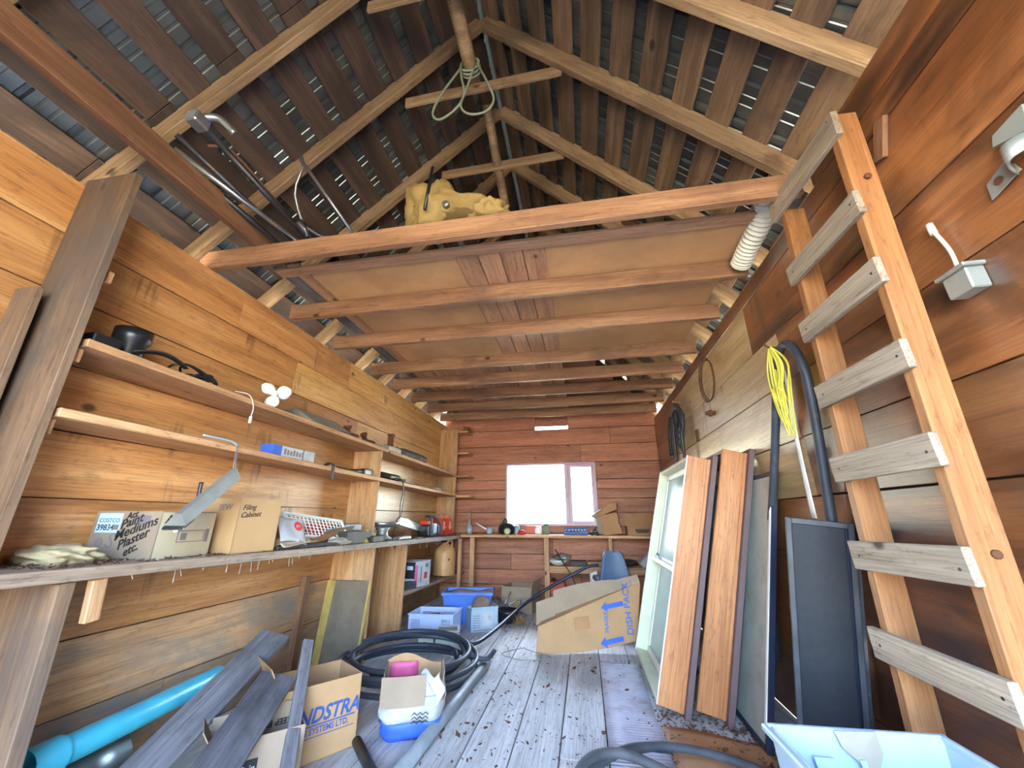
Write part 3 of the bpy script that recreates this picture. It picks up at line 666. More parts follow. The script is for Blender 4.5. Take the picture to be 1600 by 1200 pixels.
yb = thing('canvas_bag', 'crumpled yellow canvas bag lying on the first tie beam', 'bag', (-.7, 1.82, 2.81))
mb = MB(); mb.blob((-.84, 1.80, 2.98), (.16, .12, .19), 3, .4, 2.2, 4, -.165); mb.build('upper_fold', 'yellow_cloth', yb)
mb = MB(); mb.blob((-.66, 1.79, 2.92), (.25, .13, .10), 7, .4, 2.6, 4, -.06)
for v in mb.bm.verts: v.co.z += -.25 * (v.co.x + .66)
mb.build('lower_fold', 'yellow_cloth', yb)
mb = MB(); mb.blob((-.46, 1.78, 2.865), (.13, .11, .06), 5, .4, 3, 4, -.05); mb.build('flap', 'yellow_cloth', yb)
MB(frame((-.70, 1.685, 2.90), (1, 0, 0), (0, 0, 1), (0, -1, 0))).lathe([(.022, -.02), (.022, .004), (.014, .008)], 14).build('eyelet', 'steel', yb)
MB().tube([(-.79, 1.66, 3.17), (-.82, 1.67, 2.86)], .010, 6, sub=1).build('black_rod', 'black_plastic', None, 'short black rod leaning on the yellow bag', 'rod')

def bars(name, label, cat, segs, mat, grp='metal tools lying over the eave'):
    mb = MB()
    for pts, r in segs: mb.tube(pts, r, 8, sub=3 if len(pts) > 2 else 1)
    return mb.build(name, mat, None, label, cat, grp)
bars('steel_pipe', 'grey steel pipe lying highest over the eave beam toward the first tie', 'pipe', [([(-2.0, 1.15, 2.97), (-1.72, 1.80, 2.845)], .015)], 'steel')
bars('steel_pipe', 'dark steel pipe lowest beside the eave beam', 'pipe', [([(-2.02, 1.32, 2.965), (-1.86, 1.80, 2.84)], .017)], 'dark_steel')
bars('steel_pipe', 'thin dark pipe lying between the two thicker ones at the eave', 'pipe', [([(-1.93, 1.10, 2.99), (-1.76, 1.90, 2.83)], .014)], 'dark_steel')
ck = thing('pump_handle', 'old metal pump with jointed head lying on the eave beam', 'pump', (-1.78, 1.35, 2.95))
MB().tube([(-1.84, 1.16, 3.08), (-1.66, 1.74, 2.86)], .018, 10, sub=1).build('barrel', 'dark_steel', ck)
MB().tube([(-1.86, 1.12, 3.12), (-1.79, 1.16, 3.15), (-1.73, 1.22, 3.10)], .020, 8).box((-1.89, 1.08, 3.06), (-1.82, 1.16, 3.13), .008).build('head', 'steel', ck)
MB().tube([(-1.62, 1.70, 2.88), (-1.56, 1.75, 2.85), (-1.5, 1.78, 2.84)], .017, 8).tube([(-1.66, 1.66, 2.9), (-1.62, 1.8, 2.84)], .03, 8, sub=1).build('coupling', 'dark_steel', ck)
bars('bent_rod', 'thin bent steel rod standing up from the eave tools', 'rod', [([(-1.62, 1.55, 3.30), (-1.60, 1.55, 3.2), (-1.66, 1.6, 3.05), (-1.62, 1.72, 2.83)], .008)], 'steel')
bars('bent_rod', 'straight thin rod slanting down onto the first tie beam', 'rod', [([(-1.58, 1.50, 3.22), (-1.32, 1.77, 2.825)], .010)], 'steel')
bars('bent_rod', 'thin rod with hooked end lying nearest the eave plank', 'rod', [([(-1.86, 1.2, 3.02), (-1.80, 1.28, 3.06), (-1.74, 1.5, 2.98), (-1.63, 1.78, 2.83)], .009)], 'rust')
# ================================================================== boxes
def T(x, y, z, rz=0, rx=0, ry=0):
    return Matrix.Translation((x, y, z)) @ Matrix.Rotation(R(rz), 4, 'Z') @ Matrix.Rotation(R(rx), 4, 'X') @ Matrix.Rotation(R(ry), 4, 'Y')
def card_box(name, label, M, w, d, h, mat, flaps=(), th=.004, cat='box', group=None, closed=False):
    o = thing(name, label, cat, M.to_translation(), 0, group)
    mb = MB(M)
    mb.box((-w / 2, -d / 2, 0), (w / 2, d / 2, th))
    for lo, hi in (((-w / 2, -d / 2, 0), (w / 2, -d / 2 + th, h)), ((-w / 2, d / 2 - th, 0), (w / 2, d / 2, h)), ((-w / 2, -d / 2, 0), (-w / 2 + th, d / 2, h)), ((w / 2 - th, -d / 2, 0), (w / 2, d / 2, h))): mb.box(lo, hi)
    o['_'] = 1; del o['_']
    mb.build('body', mat, o)
    if closed:
        MB(M).box((-w / 2, -d / 2, h), (w / 2, -.001, h + th)).build('top_flap', mat, o); MB(M).box((-w / 2, .001, h), (w / 2, d / 2, h + th)).build('top_flap', mat, o)
    for side, ang, ln in flaps:             # ang from straight up, outward
        rot = {'-y': 0, '+x': 90, '+y': 180, '-x': 270}[side]; L = w if side[1] == 'y' else d; dd = (d if side[1] == 'y' else w) / 2
        Mf = M @ Matrix.Rotation(R(rot), 4, 'Z') @ Matrix.Translation((0, -dd + th / 2, h)) @ Matrix.Rotation(R(ang), 4, 'X')
        MB(Mf).box((-L / 2 + .003, -th / 2, 0), (L / 2 - .003, th / 2, ln)).build('flap', mat, o)
    return o
def face(M, side, w, d, h):
    """matrix lying on a box face, x to the right, y up, seen from outside; origin lower left corner"""
    e = .0015
    return M @ {'-y': frame((-w / 2, -d / 2 - e, 0), (1, 0, 0), (0, 0, 1), (0, -1, 0)), '+x': frame((w / 2 + e, -d / 2, 0), (0, 1, 0), (0, 0, 1), (1, 0, 0)),
                '+y': frame((w / 2, d / 2 + e, 0), (-1, 0, 0), (0, 0, 1), (0, 1, 0)), '-x': frame((-w / 2 - e, d / 2, 0), (0, -1, 0), (0, 0, 1), (-1, 0, 0))}[side]
def patch(M, x0, y0, x1, y1, mat, par, name='printed_patch', e=.0): return MB(M).box((x0, y0, -.0008 + e), (x1, y1, .0006 + e)).build(name, mat, par)
def at(M, x, y, rot=0): return M @ Matrix.Translation((x, y, .0006)) @ Matrix.Rotation(R(rot), 4, 'Z')

# ---- bench boxes at the near end
BY = lambda y: BZ(y) + .001
M = T(-2.105, 1.70, BY(1.7), 4)
b1 = card_box('cardboard_box', 'cardboard box with black handwriting and pale blue label on the bench', M, .345, .30, .205, 'dusty_cardboard', closed=True)
f = face(M, '-y', .345, .30, .205)
patch(f, .02, .115, .145, .20, 'blue_label', b1, 'label'); patch(f, .21, .15, .29, .19, 'gray_print', b1)
text(b1, 'COSTCO', .026, at(f, .028, .160), 'black_print'); text(b1, '39834', .036, at(f, .024, .126), 'black_print', bold=.0006)
patch(f, .105, .127, .138, .150, 'gray_print', b1, 'barcode', .0006)
for s, x, y, sz, r in (('Art', .165, .172, .040, 14), ('Paint', .150, .128, .056, 20), ('Mediums', .135, .080, .058, 20), ('Plaster', .165, .040, .056, 24), ('etc.', .205, .012, .05, 28)):
    text(b1, s, sz, at(f, x, y, r), 'black_print', 'handwriting', .35, bold=.0008)
text(b1, 'S', .09, at(f, .09, .05), 'gray_print', 'printed_letter', .2); MB(f).lathe([(.020, -.0006), (.020, .0007)], 18, Matrix.Translation((.055, .075, 0))).build('printed_emblem', 'gray_print', b1)
f = face(M, '+x', .345, .30, .205)
patch(f, .002, .002, .298, .203, 'cream_card', b1, 'pale_side', -.0006)
text(b1, 'Art', .05, at(f, .02, .155, 8), 'black_print', 'handwriting', .35, bold=.0008)
mb = MB(f)
for lo, hi in (((.10, .068), (.25, .072)), ((.10, .118), (.25, .122)), ((.10, .068), (.104, .122)), ((.246, .068), (.25, .122)), ((.118, .078), (.15, .11)), ((.255, .064), (.275, .126))): mb.box((lo[0], lo[1], -.0004), (hi[0], hi[1], .0012))
mb.build('printed_mark', 'gray_print', b1)
text(b1, 'FILE BOX', .014, at(f, .158, .09), 'gray_print') if False else None
M = T(-2.03, 2.075, BY(2.05), -3)
b2 = card_box('cardboard_box', 'taller plain tan cardboard box just behind the handwritten one on the bench', M, .34, .29, .285, 'kraft', closed=True)
f = face(M, '+x', .34, .29, .285)
for s, x, y in (('Filing', .02, .225), ('Cabinet', .015, .185)): text(b2, s, .042, at(f, x, y, 4), 'black_print', 'handwriting', .3)
text(b2, 'SEW', .045, at(face(M, '-y', .34, .29, .285), .20, .225, 2), 'gray_print', 'handwriting', .2)
rg = MB(); rg.blob((-2.12, 1.36, BY(1.36) + .03), (.15, .10, .042), 2, .5, 2.4, 4, -.03); rg.build('cloth_rag', 'cloth_rag', None, 'crumpled cream rag on the bench beside the handwritten box', 'rag')

# ---- fluorescent fixture on a chain
lf = thing('light_fixture', 'dusty grey metal light fixture dangling from a chain in front of the boxes', 'light fixture', (-1.78, 1.55, 1.1))
p0, p1 = V((-1.765, 1.50, 1.12)), V((-1.79, 1.755, 1.345))
d = (p1 - p0).normalized(); M = frame(p0, d, V((0, 0, 1)).cross(d), d.cross(V((0, 0, 1)).cross(d)))
M = frame(p0, d, (V((0, 0, 1)).cross(d)), V((0, 0, 1)))
L = (p1 - p0).length
MB(M).poly([(0, -.05, 0), (0, .05, 0), (0, .035, .022), (0, .015, .05), (0, -.015, .05), (0, -.035, .022)], (L, 0, 0)).build('housing', 'galv_matte', lf)
MB(M).box((-.012, -.052, -.012), (.05, .052, .0), .003).build('end_cap', 'galvanized', lf)
MB(M).tube([(.01, .0, -.022), (L - .02, 0, -.022)], .013, 10, sub=1).build('tube', 'white_paint', lf)
mb = MB(); a, b = p1 + V((0, 0, .03)), V((-1.985, 1.93, 1.55))
for i in range(15):
    c = a.lerp(b, i / 14.); mb.tube([c + V((.006 * math.cos(q) * (i % 2), .006 * math.cos(q) * (1 - i % 2), .013 * math.sin(q))) for q in [k * math.pi / 3 for k in range(6)]], .0018, 4, closed=True, sub=2)
mb.build('chain', 'steel', lf)
MB().tube([(-1.985, 1.93, 1.55), (-1.985, 1.88, 1.57), (-2.0, 1.72, 1.575)], .006, 6).build('hanger_strip', 'white_plastic', lf)
MB().tube([(-1.86, 1.66, 1.20), (-1.865, 1.66, 1.31), (-1.865, 1.66, 1.315)], lambda u: .009 if u < .9 else .014, 8, sub=2).build('bolt', 'dark_steel', None, 'dark bolt standing on the handwritten box behind the light fixture', 'bolt')

# ---- middle of the bench
y0 = 2.35
beam('gray_board', (-1.96, 2.28, BY(2.3) + .013), (-1.96, 2.95, BY(2.95) + .013), .16, .02, (0, 0, 1), 'dark_plank_wood', None, label='weathered grey board lying flat on the bench by the tan box', cat='board')
M = frame((-2.0, 2.50, BY(2.5) + .075), (.12, .98, -.10), (-.55, .13, .82), (.8, 0, .55))
wg = thing('wire_grille', 'white slatted plastic grille leaning against the shelving', 'grille', (-2.05, 2.8, BZ(2.8)))
def gb(lo, hi, n): MB(M).box(lo, hi, .001).build(n, 'white_paint', wg)
gb((0, 0, 0), (.62, .018, .014), 'frame_bar'); gb((0, .17, 0), (.62, .188, .014), 'frame_bar'); gb((0, 0, 0), (.018, .188, .014), 'frame_bar'); gb((.602, 0, 0), (.62, .188, .014), 'frame_bar')
for i in range(15): gb((.03 + i * .0385, .018, .003), (.036 + i * .0385, .17, .009), 'vertical_bar')
for j in range(5): gb((.018, .036 + j * .027, .004), (.602, .040 + j * .027, .008), 'cross_bar')
M = frame((-1.90, 2.30, BY(2.3) + .075), (.1, .93, 0), (-.45, .0, .9), (.9, -.1, .45))
pb = thing('carrier_bag', 'white paper bag with a round red logo beside the tan box', 'bag', (-1.9, 2.4, BZ(2.4)))
MB(M).grid(lambda u, v: (.22 * u, -.03 + .17 * v - .03 * u * u, .014 * math.sin(5 * u + 2 * v)), 10, 8, .003).build('bag_sheet', 'paper', pb)
MB(M @ Matrix.Translation((.15, .06, .018))).lathe([(.032, 0), (.032, .0015)], 20).build('logo', 'red_print', pb)
text(pb, 'Jim', .026, M @ Matrix.Translation((.13, .052, .0205)), 'paper', shear=.2)
MB().grid(lambda u, v: (-1.96 + .13 * v, 2.27 + .33 * u, BY(2.4) + .03 + .045 * math.sin(2.6 * u) * (1 - v) + .012 * math.sin(11 * v + 4 * u)), 12, 8, .003).build('paper_sack', 'cream_card', None, 'flattened cream paper sack on the grey board', 'sack')
def strip(label, pts, wd, mat, n='cardboard_scrap', cat='cardboard'):
    P = spline([V(p) for p in pts], 5); 
    return MB().grid(lambda u, v: P[min(len(P) - 1, int(round(u * (len(P) - 1))))] + V((wd * (v - .5) * .6, 0, wd * (v - .5) * .8)), len(P) - 1, 2, .004, False).build(n, mat, None, label, cat)
strip('brown torn cardboard strip lying in front of the grille', [(-1.93, 2.62, .99), (-1.93, 2.85, 1.02), (-1.95, 3.0, 1.045)], .06, 'brown_paper')
strip('pale cardboard strip lying above the brown one', [(-1.95, 2.82, 1.045), (-1.97, 3.05, 1.055), (-1.98, 3.24, 1.065)], .06, 'dusty_cardboard')
# black wood stove-like motor and oil bottle
mo = thing('oily_motor', 'oil-blackened block with yellow neck standing at the bench front', 'motor', (-1.93, 3.2, BZ(3.2)))
MB().box((-2.01, 3.0, BY(3.2)), (-1.87, 3.38, BY(3.2) + .10), .006).build('block', 'oil_dark', mo)
MB(T(-1.90, 3.30, BY(3.3))).lathe([(.05, 0), (.035, .03), (.022, .05), (.022, .08), (.042, .105)], 14).build('neck', 'yellow_edge', mo)
MB().box((-1.90, 3.36, BY(3.4)), (-1.84, 3.55, BY(3.5) + .055), .006).build('end_block', 'oil_dark', mo)
MB().box((-2.12, 3.12, BY(3.2)), (-2.04, 3.5, BY(3.2) + .155), .01).build('toolbox', 'black_plastic', None, 'low black toolbox behind the oily motor', 'toolbox')
MB().box((-2.22, 2.95, BY(3.2)), (-2.12, 3.3, BY(3.2) + .16), .008).build('small_carton', 'red_print', None, 'red and white carton wedged behind the oily motor', 'carton')
MB().box((-2.03, 3.20, BY(3.2) + .104), (-1.99, 3.40, BY(3.2) + .15), .004).build('small_carton', 'paper', None, 'small white carton on top of the oily motor', 'carton')
MB().blob((-1.92, 2.98, BY(3) + .02), (.06, .14, .035), 9, .5, 3, 3, -.02).build('dust_rag', 'pale_chip', None, 'dusty grey crumpled paper in front of the oily motor', 'paper')
# kitchen scale / slicer
sc = thing('chrome_scale', 'chrome kitchen scale with a wide round pan beside the chainsaw', 'scale', (-2.07, 3.95, BZ(3.95)))
MB(T(-2.07, 3.95, BY(3.95))).lathe([(.10, 0), (.10, .02), (.06, .04), (.055, .09), (.075, .12)], 18).build('stand', 'galv_matte', sc)
MB(T(-2.07, 3.95, BY(3.95) + .125)).lathe([(.08, 0), (.16, .012), (.175, .045), (.17, .047), (.15, .02)], 26).build('pan', 'steel', sc)
MB().box((-1.97, 4.0, BY(4)), (-1.90, 4.3, BY(4) + .03), .006).build('tray', 'steel', sc)
# chainsaw
cs = thing('chainsaw', 'chainsaw with long silver bar and black handle on the bench', 'chainsaw', (-2.0, 5.0, BZ(5)))
z = BY(5)
MB().poly([(-2.06, 4.92, z + .065), (-2.05, 4.93, z + .135), (-2.06, 4.5, z + .215), (-2.06, 4.30, z + .235), (-2.06, 4.22, z + .205), (-2.06, 4.26, z + .165)], (.014, 0, 0)).build('guide_bar', 'steel', cs)
MB().tube([(-2.053, 4.93, z + .135), (-2.053, 4.5, z + .218), (-2.053, 4.28, z + .238), (-2.053, 4.21, z + .20), (-2.053, 4.27, z + .160), (-2.053, 4.92, z + .062)], .005, 5, sub=2).build('saw_chain', 'dark_steel', cs)
MB().box((-2.10, 4.90, z), (-1.93, 5.22, z + .15), .025).build('engine_body', 'black_plastic', cs)
MB().box((-2.02, 5.0, z + .04), (-1.915, 5.12, z + .165), .015).build('engine_cover', 'white_plastic', cs)
MB().box((-2.09, 4.93, z + .14), (-1.96, 5.08, z + .2), .02).build('top_cover', 'red_plastic', cs)
MB().tube([(-1.915, 4.90, z + .02), (-1.905, 4.88, z + .14), (-1.94, 4.92, z + .235), (-2.03, 5.0, z + .25), (-1.97, 5.16, z + .235), (-1.90, 5.22, z + .14), (-1.91, 5.2, z + .02)], .014, 8).build('handle', 'black_rubber', cs)
MB().tube([(-2.0, 5.22, z + .11), (-2.0, 5.36, z + .13), (-2.0, 5.40, z + .07), (-2.0, 5.32, z + .03), (-2.0, 5.22, z + .04)], .018, 8).build('rear_handle', 'white_plastic', cs)
# red cases
for i, (y, l) in enumerate(((5.58, 'red plastic case next to the chainsaw'), (5.83, 'red plastic case beside the clear spray bottle'))):
    rc = thing('red_case', l, 'case', (-2.0, y, BZ(y)), group='red cases on the bench'); z = BY(y)
    MB().poly([(-1.98, y - .09, z), (-1.98, y + .08, z), (-1.98, y + .075, z + .20), (-1.98, y + .02, z + .235), (-1.98, y - .10, z + .24)], (-.14, 0, 0)).build('shell', 'red_plastic', rc)
    MB().box((-1.985, y - .04, z + .08), (-1.965, y - .01, z + .19), .004).box((-1.985, y - .06, z + .11), (-1.963, y + .05, z + .125), .003).build('latch', 'salmon', rc)
    MB().tube([(-2.03, y - .08, z + .235), (-2.03, y - .04, z + .27), (-2.03, y + .03, z + .265), (-2.03, y + .05, z + .23)], .018, 8).build('handle', 'salmon', rc)
sb = thing('spray_bottle', 'clear spray bottle with bent nozzle at the bench corner', 'bottle', (-1.74, 6.03, .925))
MB(T(-1.74, 6.03, .925)).lathe([(.05, 0), (.052, .06), (.045, .10), (.02, .15), (.014, .2)], 16).build('bottle_body', 'spray_plastic', sb)
MB().tube([(-1.74, 6.03, 1.12), (-1.74, 6.03, 1.2), (-1.73, 6.02, 1.24), (-1.75, 5.99, 1.27)], .008, 6).build('nozzle', 'spray_plastic', sb)
MB().tube([(-1.66, 6.12, 1.08), (-1.44, 6.1, .96)], .012, 8, sub=1).build('white_stick', 'white_paint', None, 'white stick leaning from the bench corner', 'stick')
# debris on the bench
def litter(name, label, mat, n, pos, smin, smax, seed, kind='stuff', cat='litter'):
    random.seed(seed); mb = MB()
    for i in range(n):
        x, y, z = pos(); s_ = random.uniform(smin, smax); a = random.uniform(0, 6.3); ux = V((math.cos(a), math.sin(a), jit(.5))) * s_; uy = V((-math.sin(a), math.cos(a), jit(.5))) * s_ * random.uniform(.3, .8)
        c = V((x, y, z + s_ * .35)); h = V((0, 0, s_ * random.uniform(.1, .5)))
        v = [mb.bm.verts.new(q) for q in (c - ux, c - uy * .9 + h * .3, c + ux * .4 - uy * .7, c + ux + h, c + uy, c - ux * .4 + uy * .7)]
        mb.bm.faces.new((v[0], v[1], v[2], v[5])); mb.bm.faces.new((v[2], v[3], v[4], v[5]))
    mb.build(name, mat, None, label, cat, None, kind)
def bp():
    y = random.uniform(1.15, 6.0); x = random.uniform(-2.25, -1.85); return x, y, BZ(y)
litter('bench_litter', 'dry shreds and dust scattered along the workbench', 'dry_leaf', 2000, bp, .005, .017, 5)
litter('bench_dust', 'pale chips scattered along the workbench', 'pale_chip', 500, bp, .004, .012, 6)
litter('shelf_litter', 'dry bits strewn on the shelf below the workbench', 'dry_leaf', 420, lambda: (random.uniform(-2.28, -1.92), (yy := random.uniform(4.4, 6.0)), .424 - .021 * (yy - 4.22)), .005, .014, 9)
cob = MB(); random.seed(21)
for i in range(40):
    y = random.uniform(1.3, 6.1); l = random.uniform(.01, .06); z = BZ(y) - .044
    cob.tube([(-1.832, y, z + .01), (-1.83 + jit(.006), y + jit(.01), z - l)], lambda u: .0007 + .0018 * (u > .8), 4, sub=1)
cob.build('cobweb', 'pale_chip', None, 'cobweb threads hanging from the bench edge', 'cobweb', None, 'stuff')
# things on the lower shelf
pk = thing('printed_carton', 'black and white printed carton at the end of the low shelf', 'carton', (-2.0, 4.75, .41))
M = T(-2.03, 4.72, .405, -8)
MB(M).box((-.13, -.17, 0), (.13, .17, .27), .003).build('carton_body', 'paper', pk)
f = face(M, '-y', .26, .34, .27)
patch(f, .0, .10, .26, .27, 'black_print', pk); patch(f, .01, .20, .11, .235, 'paper', pk, e=.0008); patch(f, .02, .12, .10, .16, 'salmon', pk, e=.0008); patch(f, .15, .19, .23, .23, 'blue_label', pk, e=.0008)
patch(f, .10, .0, .25, .09, 'blue_label', pk); patch(f, .255, .0, .26, .26, 'pink', pk)
f = face(M, '+x', .26, .34, .27); patch(f, .20, .08, .27, .15, 'orange_red', pk); patch(f, .0, .0, .05, .24, 'pink', pk); patch(f, .12, .05, .14, .22, 'gray_print', pk); patch(f, .22, .2, .28, .24, 'gray_print', pk)
for i, l in enumerate(('lowest grey offcut of the little stack on the low shelf', 'middle grey offcut of the little stack on the low shelf', 'topmost grey offcut of the little stack on the low shelf')):
    beam('wood_offcut', (-2.02, 4.30 + .02 * i, .431 + i * .024), (-1.93, 4.52, .431 + i * .024), .10, .02, (0, 0, 1), 'dark_plank_wood', None, label=l, cat='board', group='offcuts on the low shelf')
jg = thing('beige_jug', 'tall beige plastic jug on the low shelf under the bench', 'jug', (-2.05, 5.85, .38))
MB(T(-2.03, 5.80, .385)).lathe([(.15, 0), (.155, .02), (.155, .29), (.14, .35), (.08, .40), (.05, .42), (.05, .44)], 20).build('jug_body', 'jug_beige', jg)
MB().tube([(-1.97, 5.66, .80), (-1.93, 5.68, .85), (-1.91, 5.75, .82), (-1.93, 5.78, .76)], .016, 8).build('jug_handle', 'jug_beige', jg)
MB(T(-2.03, 5.80, .822)).lathe([(.055, 0), (.055, .025), (.02, .03)], 14).build('cap', 'dark_steel', jg)
MB(frame((-1.925, 5.685, .60), (1, .4, 0), (0, 0, 1), (.4, -1, 0))).lathe([(.014, -.02), (.014, .006)], 10).build('tap_hole', 'oil_dark', jg)

# ================================================================== shelf things
S1 = lambda y: 1.864 - .0086 * (y - 1.12); S2 = lambda y: 1.564 - .0095 * (y - 1.12)
bc = thing('black_drum', 'black plastic drum with open top on the upper shelf', 'drum', (-2.14, 1.36, S1(1.36)))
MB(T(-2.15, 1.36, S1(1.36))).lathe([(.05, 0), (.062, .02), (.062, .10), (.074, .11), (.074, .165), (.068, .165), (.066, .12)], 22).build('drum_body', 'black_plastic', bc)
MB().box((-2.26, 1.16, S1(1.2)), (-2.05, 1.27, S1(1.2) + .06), .012).build('black_case', 'black_plastic', None, 'low black plastic case beside the upright plank on the upper shelf', 'case')
MB().grid(lambda u, v: (-2.06 + .03 * v, 1.31 + .26 * u, S1(1.4) + .012 + .055 * math.sin(2.6 * u) * 1. + .02 * v * (1 - u)), 12, 3, .004).build('scythe_blade', 'dark_steel', None, 'curved dark blade in front of the black drum', 'blade')
mb = MB(); random.seed(3)
for i in range(5):
    cx, r_ = 1.70 + jit(.05), .07 + jit(.02)
    mb.tube([(-2.10 + r_ * .8 * math.cos(q), cx + r_ * 1.5 * math.sin(q), S1(1.7) + .012 + .012 * i + .02 * math.sin(2 * q + i)) for q in [k * math.pi / 5 for k in range(10)]], .0065, 6, closed=True, sub=3)
mb.build('cord_coil', 'black_plastic', None, 'messy coil of black cord on the upper shelf', 'cord')
MB().tube([(-2.02, 1.86, S1(1.9) + .012), (-1.985, 1.93, S1(1.9) + .008), (-1.978, 1.97, 1.80), (-1.985, 1.975, 1.74)], .003, 5).tube([(-1.985, 1.975, 1.742), (-1.985, 1.975, 1.70)], .009, 6, sub=1).build('dangling_wire', 'duct_white', None, 'thin wire with brown plug dangling from the upper shelf', 'wire')
pr = thing('propeller', 'white three-bladed propeller standing on the upper shelf', 'propeller', (-2.08, 2.2, S1(2.2)))
hub = V((-2.05, 2.19, S1(2.2) + .10)); pn = V((.66, -.75, 0)); ph = V((.75, .66, 0))
MB(frame(hub, ph, (0, 0, 1), pn)).lathe([(.018, -.02), (.022, 0), (.018, .03), (.006, .035)], 14).build('hub', 'white_paint', pr)
for a in (140, 22, 262):
    c, s_ = math.cos(R(a)), math.sin(R(a)); dv = ph * c + UZ * s_; tv = (ph * -s_ + UZ * c) * .92 + pn * .39
    MB().grid(lambda u, v: hub + dv * (.012 + .088 * u) + tv * ((v - .5) * (.014 + .08 * math.sin(math.pi * min(1, .10 + u * .82)))) + pn * .008 * math.sin(3 * v), 8, 4, .004).build('blade', 'white_paint', pr)
MB().poly([(-2.0, 2.56, S1(2.6)), (-2.26, 2.50, S1(2.6)), (-2.26, 2.50, S1(2.6) + .085), (-2.13, 2.50, S1(2.6) + .10)], (.02, .48, 0)).build('ridge_flashing', 'galv_matte', None, 'bent grey metal flashing lying on the upper shelf', 'flashing')
for y, l, sc_ in ((3.16, 'short rusty pipe fitting beside the metal flashing', 1.), (3.47, 'rusty tilted pipe elbow on the upper shelf above the divider', .9)):
    pf = thing('pipe_fitting', l, 'pipe fitting', (-2.1, y, S1(y)), group='rusty fittings')
    MB(T(-2.10, y, S1(y) + .012, 0, 30 if y > 3.3 else 10)).lathe([(.034 * sc_, 0), (.034 * sc_, .02), (.026 * sc_, .025), (.026 * sc_, .07), (.036 * sc_, .075), (.036 * sc_, .10)], 14).build('fitting_body', 'rust', pf)
    MB().tube([(-2.10, y + .02, S1(y) + .03), (-2.08, y + .12, S1(y) + .028)], .026 * sc_, 10, sub=1).build('branch', 'rust', pf)
pfl = thing('pipe_flange', 'upright pipe on a square flange at the upper shelf', 'flange', (-2.1, 3.95, S1(3.95)))
MB().box((-2.18, 3.80, S1(3.9)), (-2.02, 4.10, S1(3.9) + .05), .004).build('base_block', 'galv_matte', pfl)
MB(T(-2.10, 3.98, S1(3.9) + .05)).lathe([(.04, 0), (.04, .01), (.032, .012), (.032, .14), (.042, .145), (.042, .155)], 16).build('pipe', 'rust', pfl)
MB(T(-2.11, 4.62, S1(4.6) + .058, 0, 90)).lathe([(.02, -.40), (.05, -.36), (.056, -.28), (.056, .30), (.045, .36), (.02, .385)], 16).build('gas_cylinder', 'weathered_black', None, 'dark cylinder lying on the far part of the upper shelf', 'cylinder')
# second shelf
ct = thing('parts_carton', 'blue and white carton with a rubber band on the second shelf', 'carton', (-2.1, 2.45, S2(2.45)))
M = T(-2.08, 2.46, S2(2.46), -3)
MB(M).box((-.05, -.20, 0), (.05, .20, .075), .002).build('carton_body', 'paper', ct)
MB(M).box((-.051, -.201, -.0), (.051, -.12, .0765), .002).build('blue_end', 'blue_print', ct)
f = face(M, '+x', .10, .40, .075)
for i in range(7): patch(f, .10 + .028 * i, .02, .118 + .028 * i, .06 - .006 * (i % 3), 'gray_print', ct)
MB(M).box((-.052, .08, -.0), (.052, .086, .0775)).build('rubber_band', 'oil_dark', ct)
MB().grid(lambda u, v: (-2.06 + .08 * min(1, u * 1.6) , 2.83 + .04 * v, S2(2.8) + .008 + .02 * math.sin(3 * min(1, u * 1.6)) - (.0 if u < .62 else (u - .62) * .32)), 14, 1, .004).build('leather_belt', 'oil_dark', None, 'dark strap hanging over the edge of the second shelf', 'strap')
MB().box((-2.10, 2.78, S2(2.8)), (-2.06, 3.05, S2(2.9) + .016), .002).build('flat_bar', 'steel', None, 'flat steel bar on the second shelf behind the strap', 'bar')
MB().tube([(-2.07, 3.02, S2(3) + .014), (-2.06, 3.28, S2(3.2) + .014)], .014, 7, sub=1).build('rusty_bar', 'rust', None, 'short rusty bar in the middle of the second shelf', 'bar')
tl = thing('black_tool', 'black power tool lying beside the shelf divider', 'tool', (-2.08, 3.5, S2(3.5)))
MB().box((-2.10, 3.42, S2(3.5)), (-2.04, 3.58, S2(3.5) + .06), .012).build('tool_body', 'black_plastic', tl)
MB().tube([(-2.07, 3.43, S2(3.4) + .03), (-2.06, 3.22, S2(3.3) + .018)], lambda u: .022 - .010 * u, 8, sub=1).build('tool_handle', 'dark_steel', tl)
MB().tube([(-2.07, 3.78, S2(3.9) + .04), (-2.07, 4.18, S2(3.9) + .04)], .036, 12, sub=1).tube([(-2.04, 4.05, S2(4) + .02), (-1.99, 4.2, S2(4) + .02)], .016, 8, sub=1).build('muffler', 'dark_steel', None, 'dark metal roll just past the divider on the second shelf', 'muffler')
MB().tube([(-2.05, 4.25, S2(4.3) + .008), (-2.03, 4.7, S2(4.5) + .008)], .008, 6, sub=1).build('steel_rod', 'dark_steel', None, 'thin rod lying beyond the dark roll on the second shelf', 'rod')
MB().blob((-2.07, 5.44, S2(5.4) + .02), (.05, .10, .03), 4, .5, 3, 2, -.02).build('paper_scrap', 'pale_chip', None, 'pale crumpled scrap at the far end of the second shelf', 'scrap')
MB().tube([(-1.985, 4.12, S2(4.1) + .02), (-1.97, 4.14, 1.45), (-1.98, 4.12, 1.3), (-1.97, 4.1, 1.15), (-2.0, 4.05, 1.0), (-1.97, 4.15, BY(4.2) + .008), (-1.88, 4.35, BY(4.3) + .008), (-1.86, 4.5, BY(4.5) + .008)], .005, 5).tube([(-1.985, 4.14, S2(4.1) + .02), (-1.965, 4.16, 1.4), (-1.97, 4.14, 1.2), (-1.98, 4.10, 1.05)], .004, 5).build('hanging_cord', 'black_plastic', None, 'black cord hanging from the second shelf down to the bench', 'cord')
mb = MB(); random.seed(31)
